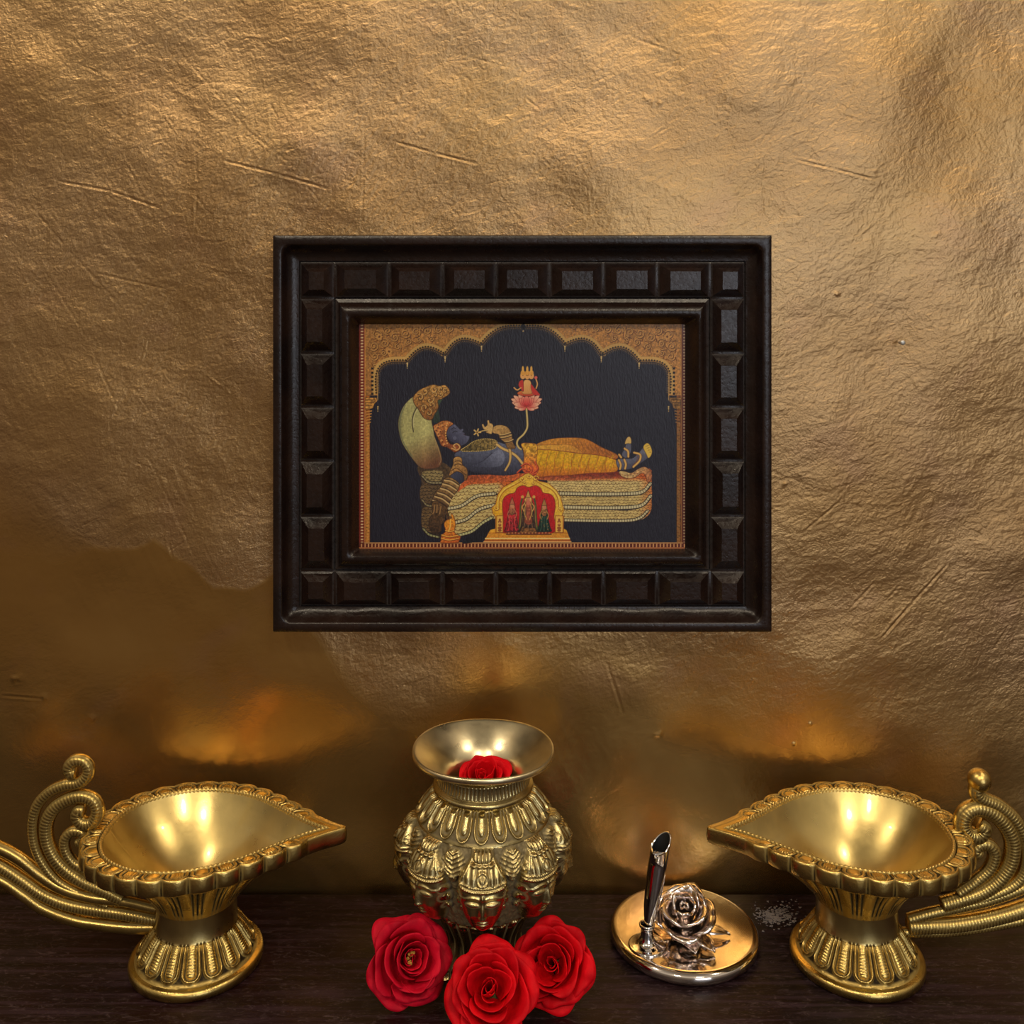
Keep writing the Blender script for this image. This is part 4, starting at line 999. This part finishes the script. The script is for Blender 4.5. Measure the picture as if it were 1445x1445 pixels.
LX, LD = -.1665, .541
RX, RD = .1820, .541
def cl(L, sx=1):
    out = []
    for x_, y_ in L:
        u = x_/2.89; v = 1040+y_/2.89
        X, _, Z = P(u, v, LD); out.append((X-LX, Z))
    return out
def cr(L):
    out = []
    for x_, y_ in L:
        u = 985+x_/3.141; v = 1060+y_/3.141
        X, _, Z = P(u, v, RD); out.append((-(X-RX), Z))
    return out
left_curves = [
    (cl([(440, 690), (330, 640), (240, 590), (180, 520), (143, 440), (135, 350), (155, 275), (205, 222), (265, 195), (322, 186), (356, 158), (362, 122), (340, 97), (305, 96), (284, 120), (290, 146), (310, 146)]), .0022, .0034, 1, 0),
    (cl([(500, 660), (440, 630), (330, 580), (245, 515), (200, 440), (190, 360), (217, 295), (270, 256), (335, 240), (383, 258), (400, 302), (382, 345), (344, 352), (318, 328), (322, 300), (345, 300)]), .0036, .0036, 1, 0),
    (cl([(420, 590), (360, 545), (300, 510), (268, 460), (266, 415), (292, 385), (328, 386), (342, 406), (330, 425), (315, 432)]), .0030, .0026, 1, 0),
    (cl([(640, 700), (520, 672), (380, 655), (260, 620), (170, 565), (80, 495), (0, 452), (-100, 420), (-200, 400), (-280, 350), (-300, 280), (-250, 240), (-205, 275)]), .0026, .0040, 0, 0),
    (cl([(640, 745), (520, 722), (400, 705), (280, 682), (180, 642), (90, 580), (0, 523), (-110, 480), (-230, 460), (-330, 420), (-380, 340), (-360, 280)]), .0034, .0034, 1, 0),
    (cl([(650, 775), (540, 776), (420, 765), (300, 745), (180, 700), (100, 645), (0, 580), (-110, 540), (-240, 520), (-350, 490), (-430, 420)]), .0032, .0030, 0, 0),
]
right_curves = [
    (cr([(1130, 700), (1300, 640), (1400, 590), (1445, 530), (1458, 450), (1440, 370), (1395, 295), (1330, 240), (1265, 212), (1236, 190), (1232, 165), (1240, 145)]), .0028, .0040, 1, 0),
    (cr([(1080, 680), (1150, 660), (1250, 625), (1330, 570), (1382, 490), (1392, 400), (1360, 325), (1300, 268), (1230, 250), (1180, 278), (1170, 330), (1196, 368), (1240, 372), (1262, 342), (1240, 325)]), .0040, .0046, 1, 0),
    (cr([(1150, 630), (1230, 575), (1290, 520), (1312, 455), (1290, 415), (1250, 412), (1226, 436), (1244, 456)]), .0032, .0036, 1, 0),
    (cr([(930, 745), (1040, 715), (1150, 692), (1300, 655), (1445, 600), (1560, 540), (1680, 500), (1760, 430), (1740, 360), (1690, 370)]), .0030, .0036, 1, 0),
    (cr([(930, 775), (1040, 772), (1150, 765), (1300, 738), (1445, 695), (1580, 640), (1700, 600), (1800, 520)]), .0042, .0044, 1, 0),
    (cr([(900, 800), (980, 803), (1100, 800), (1250, 782), (1445, 745), (1600, 700), (1720, 660), (1830, 590)]), .0024, .0030, 1, 0),
]
lamp('oil_lamp', 'brass oil lamp left of the vase, its spout pointing right towards the vase', LX, LD-D, 0, left_curves, 1)
lr = lamp('oil_lamp', 'brass oil lamp with ball-ended scroll, its spout pointing left above the pen stand', RX, RD-D, PI, right_curves, 2)
bc = cr([(1247, 128)])[0]; ball('ball_finial', (bc[0], 0, bc[1]), .0060, lr, M['brass'])

# ------------------------------------------------------------------ vase with eight faces
VX, VY = -.0152, .541-D
vase = thing('flower_vase', 'small round brass vase embossed with faces and a flared mouth, behind the three roses', 'vase', (VX, VY, 0))
nt_ = 8*130; nz = 300
zz = np.linspace(.004, .0925, nz)
prof = catmull([(.004, .0215), (.010, .0200), (.018, .0205), (.026, .0240), (.034, .0285), (.042, .0330), (.052, .0365), (.062, .0390), (.070, .0392), (.078, .0365), (.084, .0320), (.088, .0285), (.0925, .0250)], 400)
R0 = np.interp(zz, prof[:, 0], prof[:, 1])
th = np.linspace(0, 2*PI, nt_, endpoint=False)
TH, ZZ = np.meshgrid(th, zz); RR = np.repeat(R0[:, None], nt_, 1)
stp = 2*PI/8
loc_t = np.mod(TH+PI/2+stp/2-.02, stp)-stp/2
a = loc_t*.043; b = ZZ
H = np.zeros_like(a); PT = np.zeros_like(a)
# head mass, narrow at the chin
bw = np.interp(b, [.034, .037, .041, .047, .055, .062, .068, .074], [.001, .0046, .0080, .0112, .0133, .0136, .0122, .007])
q = (a/bw)**2
env = np.interp(b, [.035, .0375, .042, .050, .060, .068, .074, .079], [0, .0065, .0102, .0110, .0098, .0072, .0040, 0])
head = env*np.sqrt(np.clip(1-np.minimum(q, 1)**1.6, 0, 1))
H += head
fm = (q < 1)*np.sqrt(np.clip(1-q, 0, 1))*(b > .036)*(b < .062)
# nose, brows, eyes, lips, chin, cheeks
ns_ = sst(.0610, .0500, b)*sst(.0480, .0492, b)
H += fm*(.0030*ns_*gau(a, .0011+.0006*ns_))
H += fm*.0009*(gau(a-.0013, .0009)+gau(a+.0013, .0009))*gau(b-.0494, .0009)
aa = np.abs(a)
brow = .0588+.0012*np.sin(np.clip(aa/.0085, 0, 1)*PI)-.0004
H += fm*.0009*gau(b-brow, .0006)*(aa > .0012)
H -= fm*.0010*gau(aa-.0045, .0030)*gau(b-.0566, .0014)
eye = np.clip(1-((aa-.0047)/.0031)**2-((b-.0558)/.0011)**2, 0, 1)
H += fm*.0013*np.sqrt(eye); ring_e = gau(((aa-.0047)/.0033)**2+((b-.0558)/.0014)**2-1, .25); PT += fm*.45*ring_e
H += fm*(.0011*gau(b-.0458, .0006)+.0013*gau(b-.0442, .0006))*gau(a, .0024); PT += fm*.5*gau(b-.0450, .00025)*(aa < .003)
H += fm*(.0012*gau(b-.0398, .0015)*gau(a, .002)+.0007*gau(aa-.0058, .0024)*gau(b-.0495, .003))
H -= fm*.0007*gau(b-.0424, .0006)*gau(a, .002)
H += fm*.0009*gau(a, .0006)*gau(b-.0592, .0013)
# headband: two beaded cords
for bb in (.0622, .0640):
    c_ = bb+.0009*(aa/.01)**2
    H += (aa < .0128)*.0011*gau(b-c_, .00055)*(1+.25*np.sin(a/.0011*2*PI)); PT += (aa < .0128)*.35*gau(b-c_-.0009, .0003)
# crown: central crest, flutes, side fans
cr_ = (b > .0648)*(b < .0735)*(aa < .0112*(1-(b-.0648)/.018))
H += cr_*(.0008*np.abs(np.sin(a/.0030*PI))); PT += cr_*.45*(np.abs(np.sin(a/.0030*PI)) < .35)
H += .0020*gau(a, .0013)*gau(b-.0672, .0024)+.0011*gau(np.hypot(a, b-.0680)-.0026, .0005)
PT += .3*gau(np.hypot(a, b-.0680)-.0018, .0003)
edge_c = np.abs(aa-(.0116-.55*(b-.0648)))
H += .0013*gau(edge_c, .0008)*(b > .0645)*(b < .0745)
# bun of lobes above each crown
bun = np.clip(1-((a/.0062)**2)**1.5-((b-.0765)/.0030)**2, 0, 1)
H += .0026*np.sqrt(bun)*(.65+.35*np.abs(np.sin((a/.0021+.5)*PI))); PT += (bun > 0)*.6*(np.abs(np.sin((a/.0021+.5)*PI)) < .3)
H += .0010*gau(b-.0727-.0, .0006)*(aa < .0064)
# ear ornaments and hair knots between heads
half_w = stp/2*.043
e = half_w-aa
for (ee, bb, r_, hh) in [(.0040, .0535, .0026, .0040), (.0042, .0585, .0022, .0034), (.0044, .0482, .0020, .0030), (.0, .0640, .0024, .0026)]:
    dd = np.hypot(e-ee, b-bb); m_ = np.sqrt(np.clip(1-(dd/r_)**2, 0, 1)); H = np.maximum(H, hh*m_+H*.35*(m_ > 0)); H += .0006*gau(dd-r_*.55, .0004)*(m_ > 0); PT += .5*gau(dd-r_, .0004)
fan = (b > .0655)*(b < .0770)*(e < .0075*(1-np.abs((b-.071)/.007)**2))
H += fan*(.0010+.0016*np.sqrt(np.clip(1-(e/.0055)**2, 0, 1))+.0004*np.sin((b-.5*e)/.0022*2*PI)); PT += fan*.2*(np.sin((b-.5*e)/.0022*2*PI) < -.6)
dd = np.hypot(e-.0016, b-.0795); H += .0009*gau(dd-.0012, .0004)
H += .0006*fbm(TH*.043, ZZ, 260, 91, 3)*(b > .03)*(1-fm)*(H < .004)
# grime in low places between heads (a patina coat)
PT += .75*sst(.0030, .0004, H)*(b > .034)*(b < .082)
# petals around the shoulder
ps = (b > .0775)*(b < .0905)
np_ = 22; pa_ = np.mod(TH*np_/(2*PI), 1)*2-1
hp, gp = upetal(pa_, (.0905-b)/.0122, .45, .5)
H = np.where(ps, .0021*hp*sst(.0908, .0890, b)+.0002, H); PT = np.where(ps, gp*.8, PT)
# lower leaves and four little paws
lo = (b < .033)
H += lo*.0010*np.abs(np.sin(TH*12))*sst(.004, .012, b); PT += lo*.6*(np.abs(np.sin(TH*12)) < .3)
paw = np.maximum(0, np.cos(4*(TH+PI/4+.12)))**3
H += paw*.0050*gau(b-.004, .009)*(1+.2*np.sin(TH*48))
RR = RR*.95+H*.95
V_ = np.stack([RR*np.cos(TH), RR*np.sin(TH), ZZ], -1)
V_[0, :, 2] = 0.0; V_ = np.concatenate([V_[:1]*[1, 1, 0], V_[0:]]); PT = np.concatenate([PT[:1], PT])
me = grid_mesh('vase_body', V_, wrap=True, cap0=True); set_attr(me, 'patina', np.clip(PT, 0, 1))
link('embossed_body', me, M['brass_vase'], vase, label='round body embossed with a ring of crowned faces')
# neck band
pr = catmull([(.0905, .0246), (.0918, .0262), (.0935, .0264), (.0948, .0252), (.0958, .0243), (.0985, .0236), (.1015, .0236), (.1035, .0246)], 60)
n3 = 720; th3 = np.linspace(0, 2*PI, n3, endpoint=False)
R3 = np.repeat(pr[:, 1:], n3, 1); fl = np.abs(np.sin(th3*36)); msk = (pr[:, 0] > .0955) & (pr[:, 0] < .1018)
R3 += .0005*msk[:, None]*fl; p3 = msk[:, None]*.65*(fl < .4)*np.ones_like(R3)
V_ = np.stack([R3*np.cos(th3), R3*np.sin(th3), np.repeat(pr[:, :1], n3, 1)], -1)
me = grid_mesh('vase_neck', V_, wrap=True); set_attr(me, 'patina', p3)
link('fluted_neck', me, M['brass_vase'], vase)
# flared mouth: outside up, over the lip, down inside
pr = catmull([(.1030, .0240), (.1048, .0262), (.1066, .0300), (.1080, .0340), (.1092, .0366), (.1108, .0372), (.1120, .0368), (.1122, .0358), (.1112, .0340), (.1085, .0300), (.1050, .0256), (.1010, .0215), (.0970, .0190), (.0930, .0180), (.0880, .0180), (.0800, .0200), (.0700, .0240), (.0600, .0230), (.0560, .0120), (.0555, .001)], 150)
th4 = np.linspace(0, 2*PI, 240, endpoint=False); wob = 1+.008*np.cos(th4*2+.6)
V_ = np.stack([pr[:, 1:]*np.cos(th4)*wob, pr[:, 1:]*np.sin(th4)*wob, np.repeat(pr[:, :1], 240, 1)+.0004*np.sin(th4*3)], -1)
me = grid_mesh('vase_mouth', V_, wrap=True, cap1=True); set_attr(me, 'patina', np.zeros(150*240))
link('flared_mouth', me, M['brass_vase_lip'], vase, label='smooth funnel-shaped mouth')
# ------------------------------------------------------------------ roses
def petal_mesh(rs, R, rho, hw, H_, curl, phi, base, seed, nt=20, ns=26, tilt=0):
    s = np.linspace(-1, 1, ns)[None, :]; t = np.linspace(0, 1, nt)[:, None]
    # width closes at the tip: the sheet's outer corners are rounded
    wid = hw*(np.sin(np.clip(t*1.0+.08, 0, 1)*PI*.5)**.6)
    k1, k2, k3 = rs.uniform(0, 6.28, 3)
    lip = 1-.16*np.abs(s)**3.2-.03*np.abs(s)+.035*np.sin(s*5+k1)+.028*gau(s-rs.uniform(-.3, .3), .25)
    tt = t*lip
    rad = rho*(np.sin(np.clip(tt, 0, 1.05)*PI*.5)**.62)
    cz = np.clip((tt-.74)/.26, 0, 1.2)
    rad = rad+curl*R*cz**1.8
    rad = rad*(1+.06*s)+.018*R*np.sin(s*4+k2)*t**2
    z = base+(H_-base)*tt**1.25-curl*R*.55*cz**2.4+.03*R*np.sin(s*3.2+k3)*t**3
    z = z-.10*(H_-base)*np.abs(s)**3*t
    ph = phi+s*wid
    x = rad*np.cos(ph); y = rad*np.sin(ph)
    rf = .022*R*np.sin(s*11+k1)*cz**1.5+.012*R*np.sin(s*19+k3)*cz**2
    return np.stack([x, y, z+rf+0*x], -1)
def thick(V_, d):
    """give a sheet real thickness"""
    nr, nc = V_.shape[:2]
    gu_ = np.gradient(V_, axis=0); gv_ = np.gradient(V_, axis=1); nn = np.cross(gu_, gv_); nn /= np.linalg.norm(nn, axis=-1)[..., None]+1e-12
    A_ = V_+nn*d/2; B_ = V_-nn*d/2
    n = nr*nc; f = grid_faces(nr, nc); fb = f[:, ::-1]+n
    ed = np.concatenate([np.arange(nc), np.arange(1, nr)*nc+nc-1, (nr-1)*nc+np.arange(nc-2, -1, -1), np.arange(nr-2, 0, -1)*nc])
    nx = np.roll(ed, -1); fe = np.stack([nx, ed, ed+n, nx+n], -1)
    return np.concatenate([A_.reshape(-1, 3), B_.reshape(-1, 3)]), [np.concatenate([f, fb, fe])]
def axis_matrix(ax, spin):
    z = Vector(ax).normalized(); x = Vector((0, 0, 1)).cross(z)
    x = x.normalized() if x.length > 1e-4 else Vector((1, 0, 0)); y = z.cross(x)
    m = Matrix((x, y, z)).transposed().to_4x4()
    return m @ Matrix.Rotation(spin, 4, 'Z')
LAY = [(2, .12, 2.0, .26, 0), (3, .24, 1.5, .34, .02), (3, .40, 1.35, .46, .05), (4, .58, 1.15, .46, .10), (4, .76, 1.05, .34, .16), (5, .90, .88, .12, .20), (4, .98, .92, -.10, .22)]
def rose(name, label, c, R, ax, spin, m, seed, lay=LAY, squash=1.0, calyx=True, cup=0.):
    t = thing(name, label, 'rose', c, 0)
    rs = np.random.RandomState(seed)
    Mx = axis_matrix(ax, spin); Mn = np.array(Mx.to_3x3())
    g = rs.uniform(0, 6)
    for li, (cnt, rho, hw, hh, cu_) in enumerate(lay):
        g += 1.1
        for k in range(cnt):
            phi = g+k*2*PI/cnt+rs.uniform(-.28, .28)
            j = rs.uniform(.93, 1.07)
            V_ = petal_mesh(rs, R, rho*R*j*.86, hw*rs.uniform(.92, 1.1), (hh+cup*rho)*R*rs.uniform(.92, 1.06), cu_*rs.uniform(.7, 1.35), phi, -.52*R, seed)
            V_[..., 2] = np.maximum(V_[..., 2], -.62*R)
            vv, ff = thick(V_, .00035)
            tl = rs.normal(0, .10); T_ = np.array(Matrix.Rotation(tl, 3, Vector((-math.sin(phi), math.cos(phi), 0)))) @ np.array(Matrix.Rotation(rs.normal(0, .07), 3, Vector((math.cos(phi), math.sin(phi), 0))))
            vv = ((vv-[0, 0, -.5*R])@T_.T+[0, 0, -.5*R])
            vv = (vv*[1, squash, 1])@Mn.T
            me = new_mesh('petal', vv, ff, True)
            link('petal', me, m, t)
    if calyx:
        th = np.linspace(0, 2*PI, 20, endpoint=False)
        pr = np.array([(-.66, .02), (-.66, .10), (-.62, .16), (-.54, .20), (-.46, .21)])*R
        V_ = np.stack([np.stack([r_*np.cos(th), r_*np.sin(th), np.full(20, z_)], -1) for z_, r_ in pr])@Mn.T
        link('calyx', grid_mesh('calyx', V_, wrap=True, cap0=True, cap1=True), M['calyx'], t, label='green calyx under the bloom')
    return t, Mn
def toward_cam(c, dx=0, dz=0):
    v = Vector((0, -D, HC))-Vector(c); v.normalize()
    return (v.x+dx, v.y, v.z+dz)
def lowest(t):
    lo = 1e9; M3 = None
    for ch in t.children:
        n = len(ch.data.vertices); a_ = np.empty(n*3, np.float32); ch.data.vertices.foreach_get('co', a_); lo = min(lo, a_[2::3].min())
    return lo
def settle(t):
    t.location.z = -lowest(t)+.0002

c = P(579, 1355, .508)
t1, Mn1 = rose('rose', 'crimson rose lying left of the vase foot, tiny yellow stamen in its heart', c, .0199, toward_cam(c, .22, .05), .3, M['rose_crimson'], 21, squash=.96)
# stamen
r = np.random.RandomState(2); parts = []
for k in range(7):
    an = r.uniform(0, 6.28); bx = np.array([.0010*math.cos(an), .0010*math.sin(an), .0030]); tip = bx+np.array([.0016*math.cos(an), .0016*math.sin(an), r.uniform(.0020, .0034)])
    ths = np.linspace(0, 2*PI, 6, endpoint=False); V_ = []
    for q_, rr_ in ((0, .0003), (.7, .0003), (.85, .0008), (1, .0005)): 
        cc = bx+(tip-bx)*q_; V_.append(np.stack([cc[0]+rr_*np.cos(ths), cc[1]+rr_*np.sin(ths), np.full(6, cc[2])], -1))
    parts.append((np.stack(V_), grid_faces(4, 6, True)))
vv, ff = merge(parts); link('stamen', new_mesh('stamen', vv@Mn1.T, ff), M['stamen'], t1, label='yellow stamen tuft')
c = P(692, 1389, .488)
t2, _ = rose('rose', 'bright red rose lying in front of the vase, lowest of the three', c, .0206, toward_cam(c, .0, .10), 1.9, M['rose'], 33, cup=.05)
c = P(779, 1347, .510)
t3, _ = rose('rose', 'bright red open rose with a deep centre, lying right of the vase foot', c, .0200, toward_cam(c, -.10, .02), 4.0, M['rose'], 47, squash=.95, cup=.10)
for t_ in (t1, t2, t3): settle(t_)
# the rose inside the vase mouth
c = (VX+.0008, VY+.003, .0935)
t4, _ = rose('rose', 'small red rose sitting inside the flared brass mouth of the vase', c, .0150, (.02, -.55, 1), 2.2, M['rose'], 58, lay=LAY[:6], calyx=False)

# ------------------------------------------------------------------ pen stand
SX, SD = .0938, .5585
SY = SD-D
pen = thing('pen_stand', 'round mirror-finish metal pen stand with a metal rose, left of the right lamp', 'pen stand', (SX, SY, 0))
RB = .0402
pr = np.array([(.0004, .0370), (.0000, .0380), (.0006, .0392), (.0018, .0400), (.0034, .0402), (.0050, .0397), (.0061, .0385), (.0066, .0370), (.00665, .0355), (.00665, .030), (.00665, .015)])
th = np.linspace(0, 2*PI, 160, endpoint=False)
pr = np.concatenate([catmull(pr[:9], 50), pr[9:]])
V_ = np.stack([pr[:, 1:]*np.cos(th), pr[:, 1:]*np.sin(th), np.repeat(pr[:, :1], 160, 1)], -1)
link('round_base', grid_mesh('round_base', V_, wrap=True, cap0=True, cap1=True), M['chrome_plate'], pen, label='flat disc base with a rounded rim')
ZT = .00665
# socket
px_, py_, _ = P(913, 1334, .542); px_ -= SX; py_ -= SY
pr = catmull([(ZT-.0002, .0096), (ZT+.0004, .0099), (ZT+.0009, .0094), (ZT+.0014, .0075), (ZT+.0026, .0050), (ZT+.0050, .0037), (ZT+.0085, .0033), (ZT+.0100, .0040), (ZT+.0112, .0042), (ZT+.0118, .0037), (ZT+.0110, .0030), (ZT+.0085, .0027)], 60)
th = np.linspace(0, 2*PI, 64, endpoint=False)
V_ = np.stack([px_+pr[:, 1:]*np.cos(th), py_+pr[:, 1:]*np.sin(th), np.repeat(pr[:, :1], 64, 1)], -1)
link('swivel_socket', grid_mesh('swivel_socket', V_, wrap=True, cap0=True, cap1=True), M['chrome'], pen)
# tube with a slanted open mouth
b0 = np.array([px_+.0004, py_, ZT+.0088]); tx = (935-CU)/F*.542-SX
b1 = np.array([tx, py_+.001, .0655])
axv = (b1-b0); Ln = np.linalg.norm(axv); axv /= Ln
e1 = np.cross(axv, [0, 1, 0]); e1 /= np.linalg.norm(e1); e2 = np.cross(axv, e1)
if e1[0] < 0: e1 = -e1
if e2[1] > 0: e2 = -e2
ths = np.linspace(0, 2*PI, 64, endpoint=False)
rows = []
cutf = .0072
def tube_row(l, rr_, cut=0):
    # the rim is cut slantwise: high at the far right side, low towards the camera's left
    side = np.cos(ths)*.75+np.sin(ths)*(-.55)
    ll = l-cut*(1-side)*.5
    return b0+axv*ll[:, None]+rr_*(np.cos(ths)[:, None]*e1+np.sin(ths)[:, None]*e2) if np.ndim(ll) else b0+axv*ll+rr_*(np.cos(ths)[:, None]*e1+np.sin(ths)[:, None]*e2)
for l, rr_, c_ in [(0, .0014, 0), (.0005, .0022, 0), (.003, .0024, 0), (.006, .0030, 0), (.012, .0040, 0), (.022, .0047, 0), (.034, .0049, 0), (.044, .0050, .001)]:
    rows.append(tube_row(np.full(64, l), rr_, c_))
rows.append(tube_row(np.full(64, Ln), .0050, .0125)); rows.append(tube_row(np.full(64, Ln+.0003), .0047, .0125)); rows.append(tube_row(np.full(64, Ln-.0003), .0043, .0125))
outer = grid_mesh('pen_tube', np.stack(rows), wrap=True, cap0=True)
tb = link('pen_tube', outer, M['chrome'], pen, label='slanted chrome tube holder with an angled open mouth')
rows = [tube_row(np.full(64, Ln-.0003), .0043, .0125), tube_row(np.full(64, .040), .0042, 0), tube_row(np.full(64, .022), .0038, 0)]
link('tube_inner_wall', grid_mesh('tube_inner_wall', np.stack(rows), wrap=True, cap1=True, flip=True), M['black_gap'], tb, label='black inner wall of the tube')  # inner wall of the tube, coloured black
# metal rose
rx, ry, _ = P(966, 1300, .552); rx -= SX; ry -= SY
orn = bpy.data.objects.new('metal_rose', None); COL.objects.link(orn); orn.parent = pen; orn.location = (rx, ry, ZT); orn['label'] = 'shiny metal rose ornament'
rs = np.random.RandomState(77); R = .0148
Mn = np.array(axis_matrix((-.10, -.42, 1), .6).to_3x3()); g = 0
parts = []
for (cnt, rho, hw, hh, cu_) in [(2, .12, 1.9, .62, .02), (3, .32, 1.4, .72, .10), (3, .60, 1.2, .66, .20), (4, .88, 1.0, .38, .26)]:
    g += 1.0
    for k in range(cnt):
        V_ = petal_mesh(rs, R, rho*R, hw, hh*R, cu_, g+k*2*PI/cnt, -.45*R, 5, nt=18, ns=22)
        vv, ff = thick(V_, .0012)
        link('metal_petal', new_mesh('metal_petal', (vv@Mn.T)+[0, 0, R*.62], ff), M['chrome_rose'], orn)
# leaves lying on the plate
for an, ln, wd in ((-.15, .021, .0052), (-1.45, .0165, .0062), (2.7, .017, .0056), (-.95, .019, .0058)):
    tt = np.linspace(0, 1, 16)[:, None]; ss = np.linspace(-1, 1, 11)[None, :]
    w_ = wd*np.sin(PI*tt**.8)**.8; L_ = .003+ln*tt
    x_ = L_*math.cos(an)-ss*w_*math.sin(an); y_ = L_*math.sin(an)+ss*w_*math.cos(an)
    z_ = .0010+.0030*np.sin(PI*tt)*(1-.4*ss**2)+.0012*np.abs(ss)+.0004*np.sin(ss*14)*np.sin(PI*tt)
    vv, ff = thick(np.stack([x_, y_, z_+0*x_], -1), .0006)
    link('metal_leaf', new_mesh('metal_leaf', vv, ff), M['chrome_rose'], orn)
# stalk to hold the bloom
V_ = np.stack([np.stack([r_*np.cos(ths), r_*np.sin(ths), np.full(64, z_)], -1) for z_, r_ in ((-.0002, .004), (.001, .003), (.004, .003), (.007, .004))])
link('short_stalk', grid_mesh('short_stalk', V_, wrap=True, cap0=True, cap1=True), M['chrome_rose'], orn)
# ------------------------------------------------------------------ camera and light
cam = bpy.data.cameras.new('camera'); co_ = bpy.data.objects.new('camera', cam); COL.objects.link(co_)
co_.location = (0, -D, HC); co_.rotation_euler = (PI/2, 0, 0)
cam.sensor_width = 36; cam.lens = 36.0; cam.shift_y = -(722.5-CV)/1445.; cam.clip_start = .01
SC.camera = co_

def spot(name, loc, target, size, power, color, shape='DISK', sy=None):
    l = bpy.data.lights.new(name, 'AREA'); l.shape = shape; l.size = size; l.energy = power; l.color = color
    if sy: l.size_y = sy
    o = bpy.data.objects.new(name, l); COL.objects.link(o); o.location = loc
    o.rotation_euler = (Vector(target)-Vector(loc)).to_track_quat('-Z', 'Y').to_euler()
    return o
WARM = (1, .84, .62)
spot('ceiling_downlight_left', (-.95, -.50, 1.70), (-.05, -.1, 0), .05, 5, WARM)
spot('ceiling_downlight_right', (.95, -.50, 1.70), (.05, -.1, 0), .05, 5, WARM)
spot('room_lamp_left', (-.80, -2.45, 2.55), (0, 0, .1), .34, 19, WARM)
spot('room_lamp_right', (.80, -2.45, 2.55), (0, 0, .1), .34, 19, WARM)
spot('window_daylight', (.72, -2.1, .50), (0, 0, .25), .8, 6.3, (.84, .90, 1), 'RECTANGLE', .9)

w = bpy.data.worlds.new('room'); SC.world = w; w.use_nodes = True
nt = w.node_tree; bg = nt.nodes['Background']
tc = nt.nodes.new('ShaderNodeTexCoord'); sp = nt.nodes.new('ShaderNodeSeparateXYZ'); nt.links.new(tc.outputs['Generated'], sp.inputs[0])
mr = nt.nodes.new('ShaderNodeMapRange'); nt.links.new(sp.outputs['Z'], mr.inputs['Value']); mr.inputs['From Min'].default_value = -1; mr.inputs['From Max'].default_value = 1
rp_ = nt.nodes.new('ShaderNodeValToRGB'); e = rp_.color_ramp.elements
e[0].position = 0; e[0].color = (.14, .095, .06, 1); e[1].position = 1; e[1].color = (.35, .28, .2, 1)
for p_, c_ in ((.40, (.31, .20, .13, 1)), (.50, (.30, .21, .15, 1)), (.66, (.42, .345, .265, 1)), (.80, (1.35, 1.15, .88, 1)), (.92, (.8, .66, .5, 1))):
    x = e.new(p_); x.color = c_
nt.links.new(mr.outputs[0], rp_.inputs['Fac']); nt.links.new(rp_.outputs['Color'], bg.inputs['Color'])
bg.inputs['Strength'].default_value = .40
vs = SC.view_settings; vs.view_transform = 'Standard'; vs.look = 'None'; vs.gamma = 1; vs.exposure = 0; vs.use_curve_mapping = False
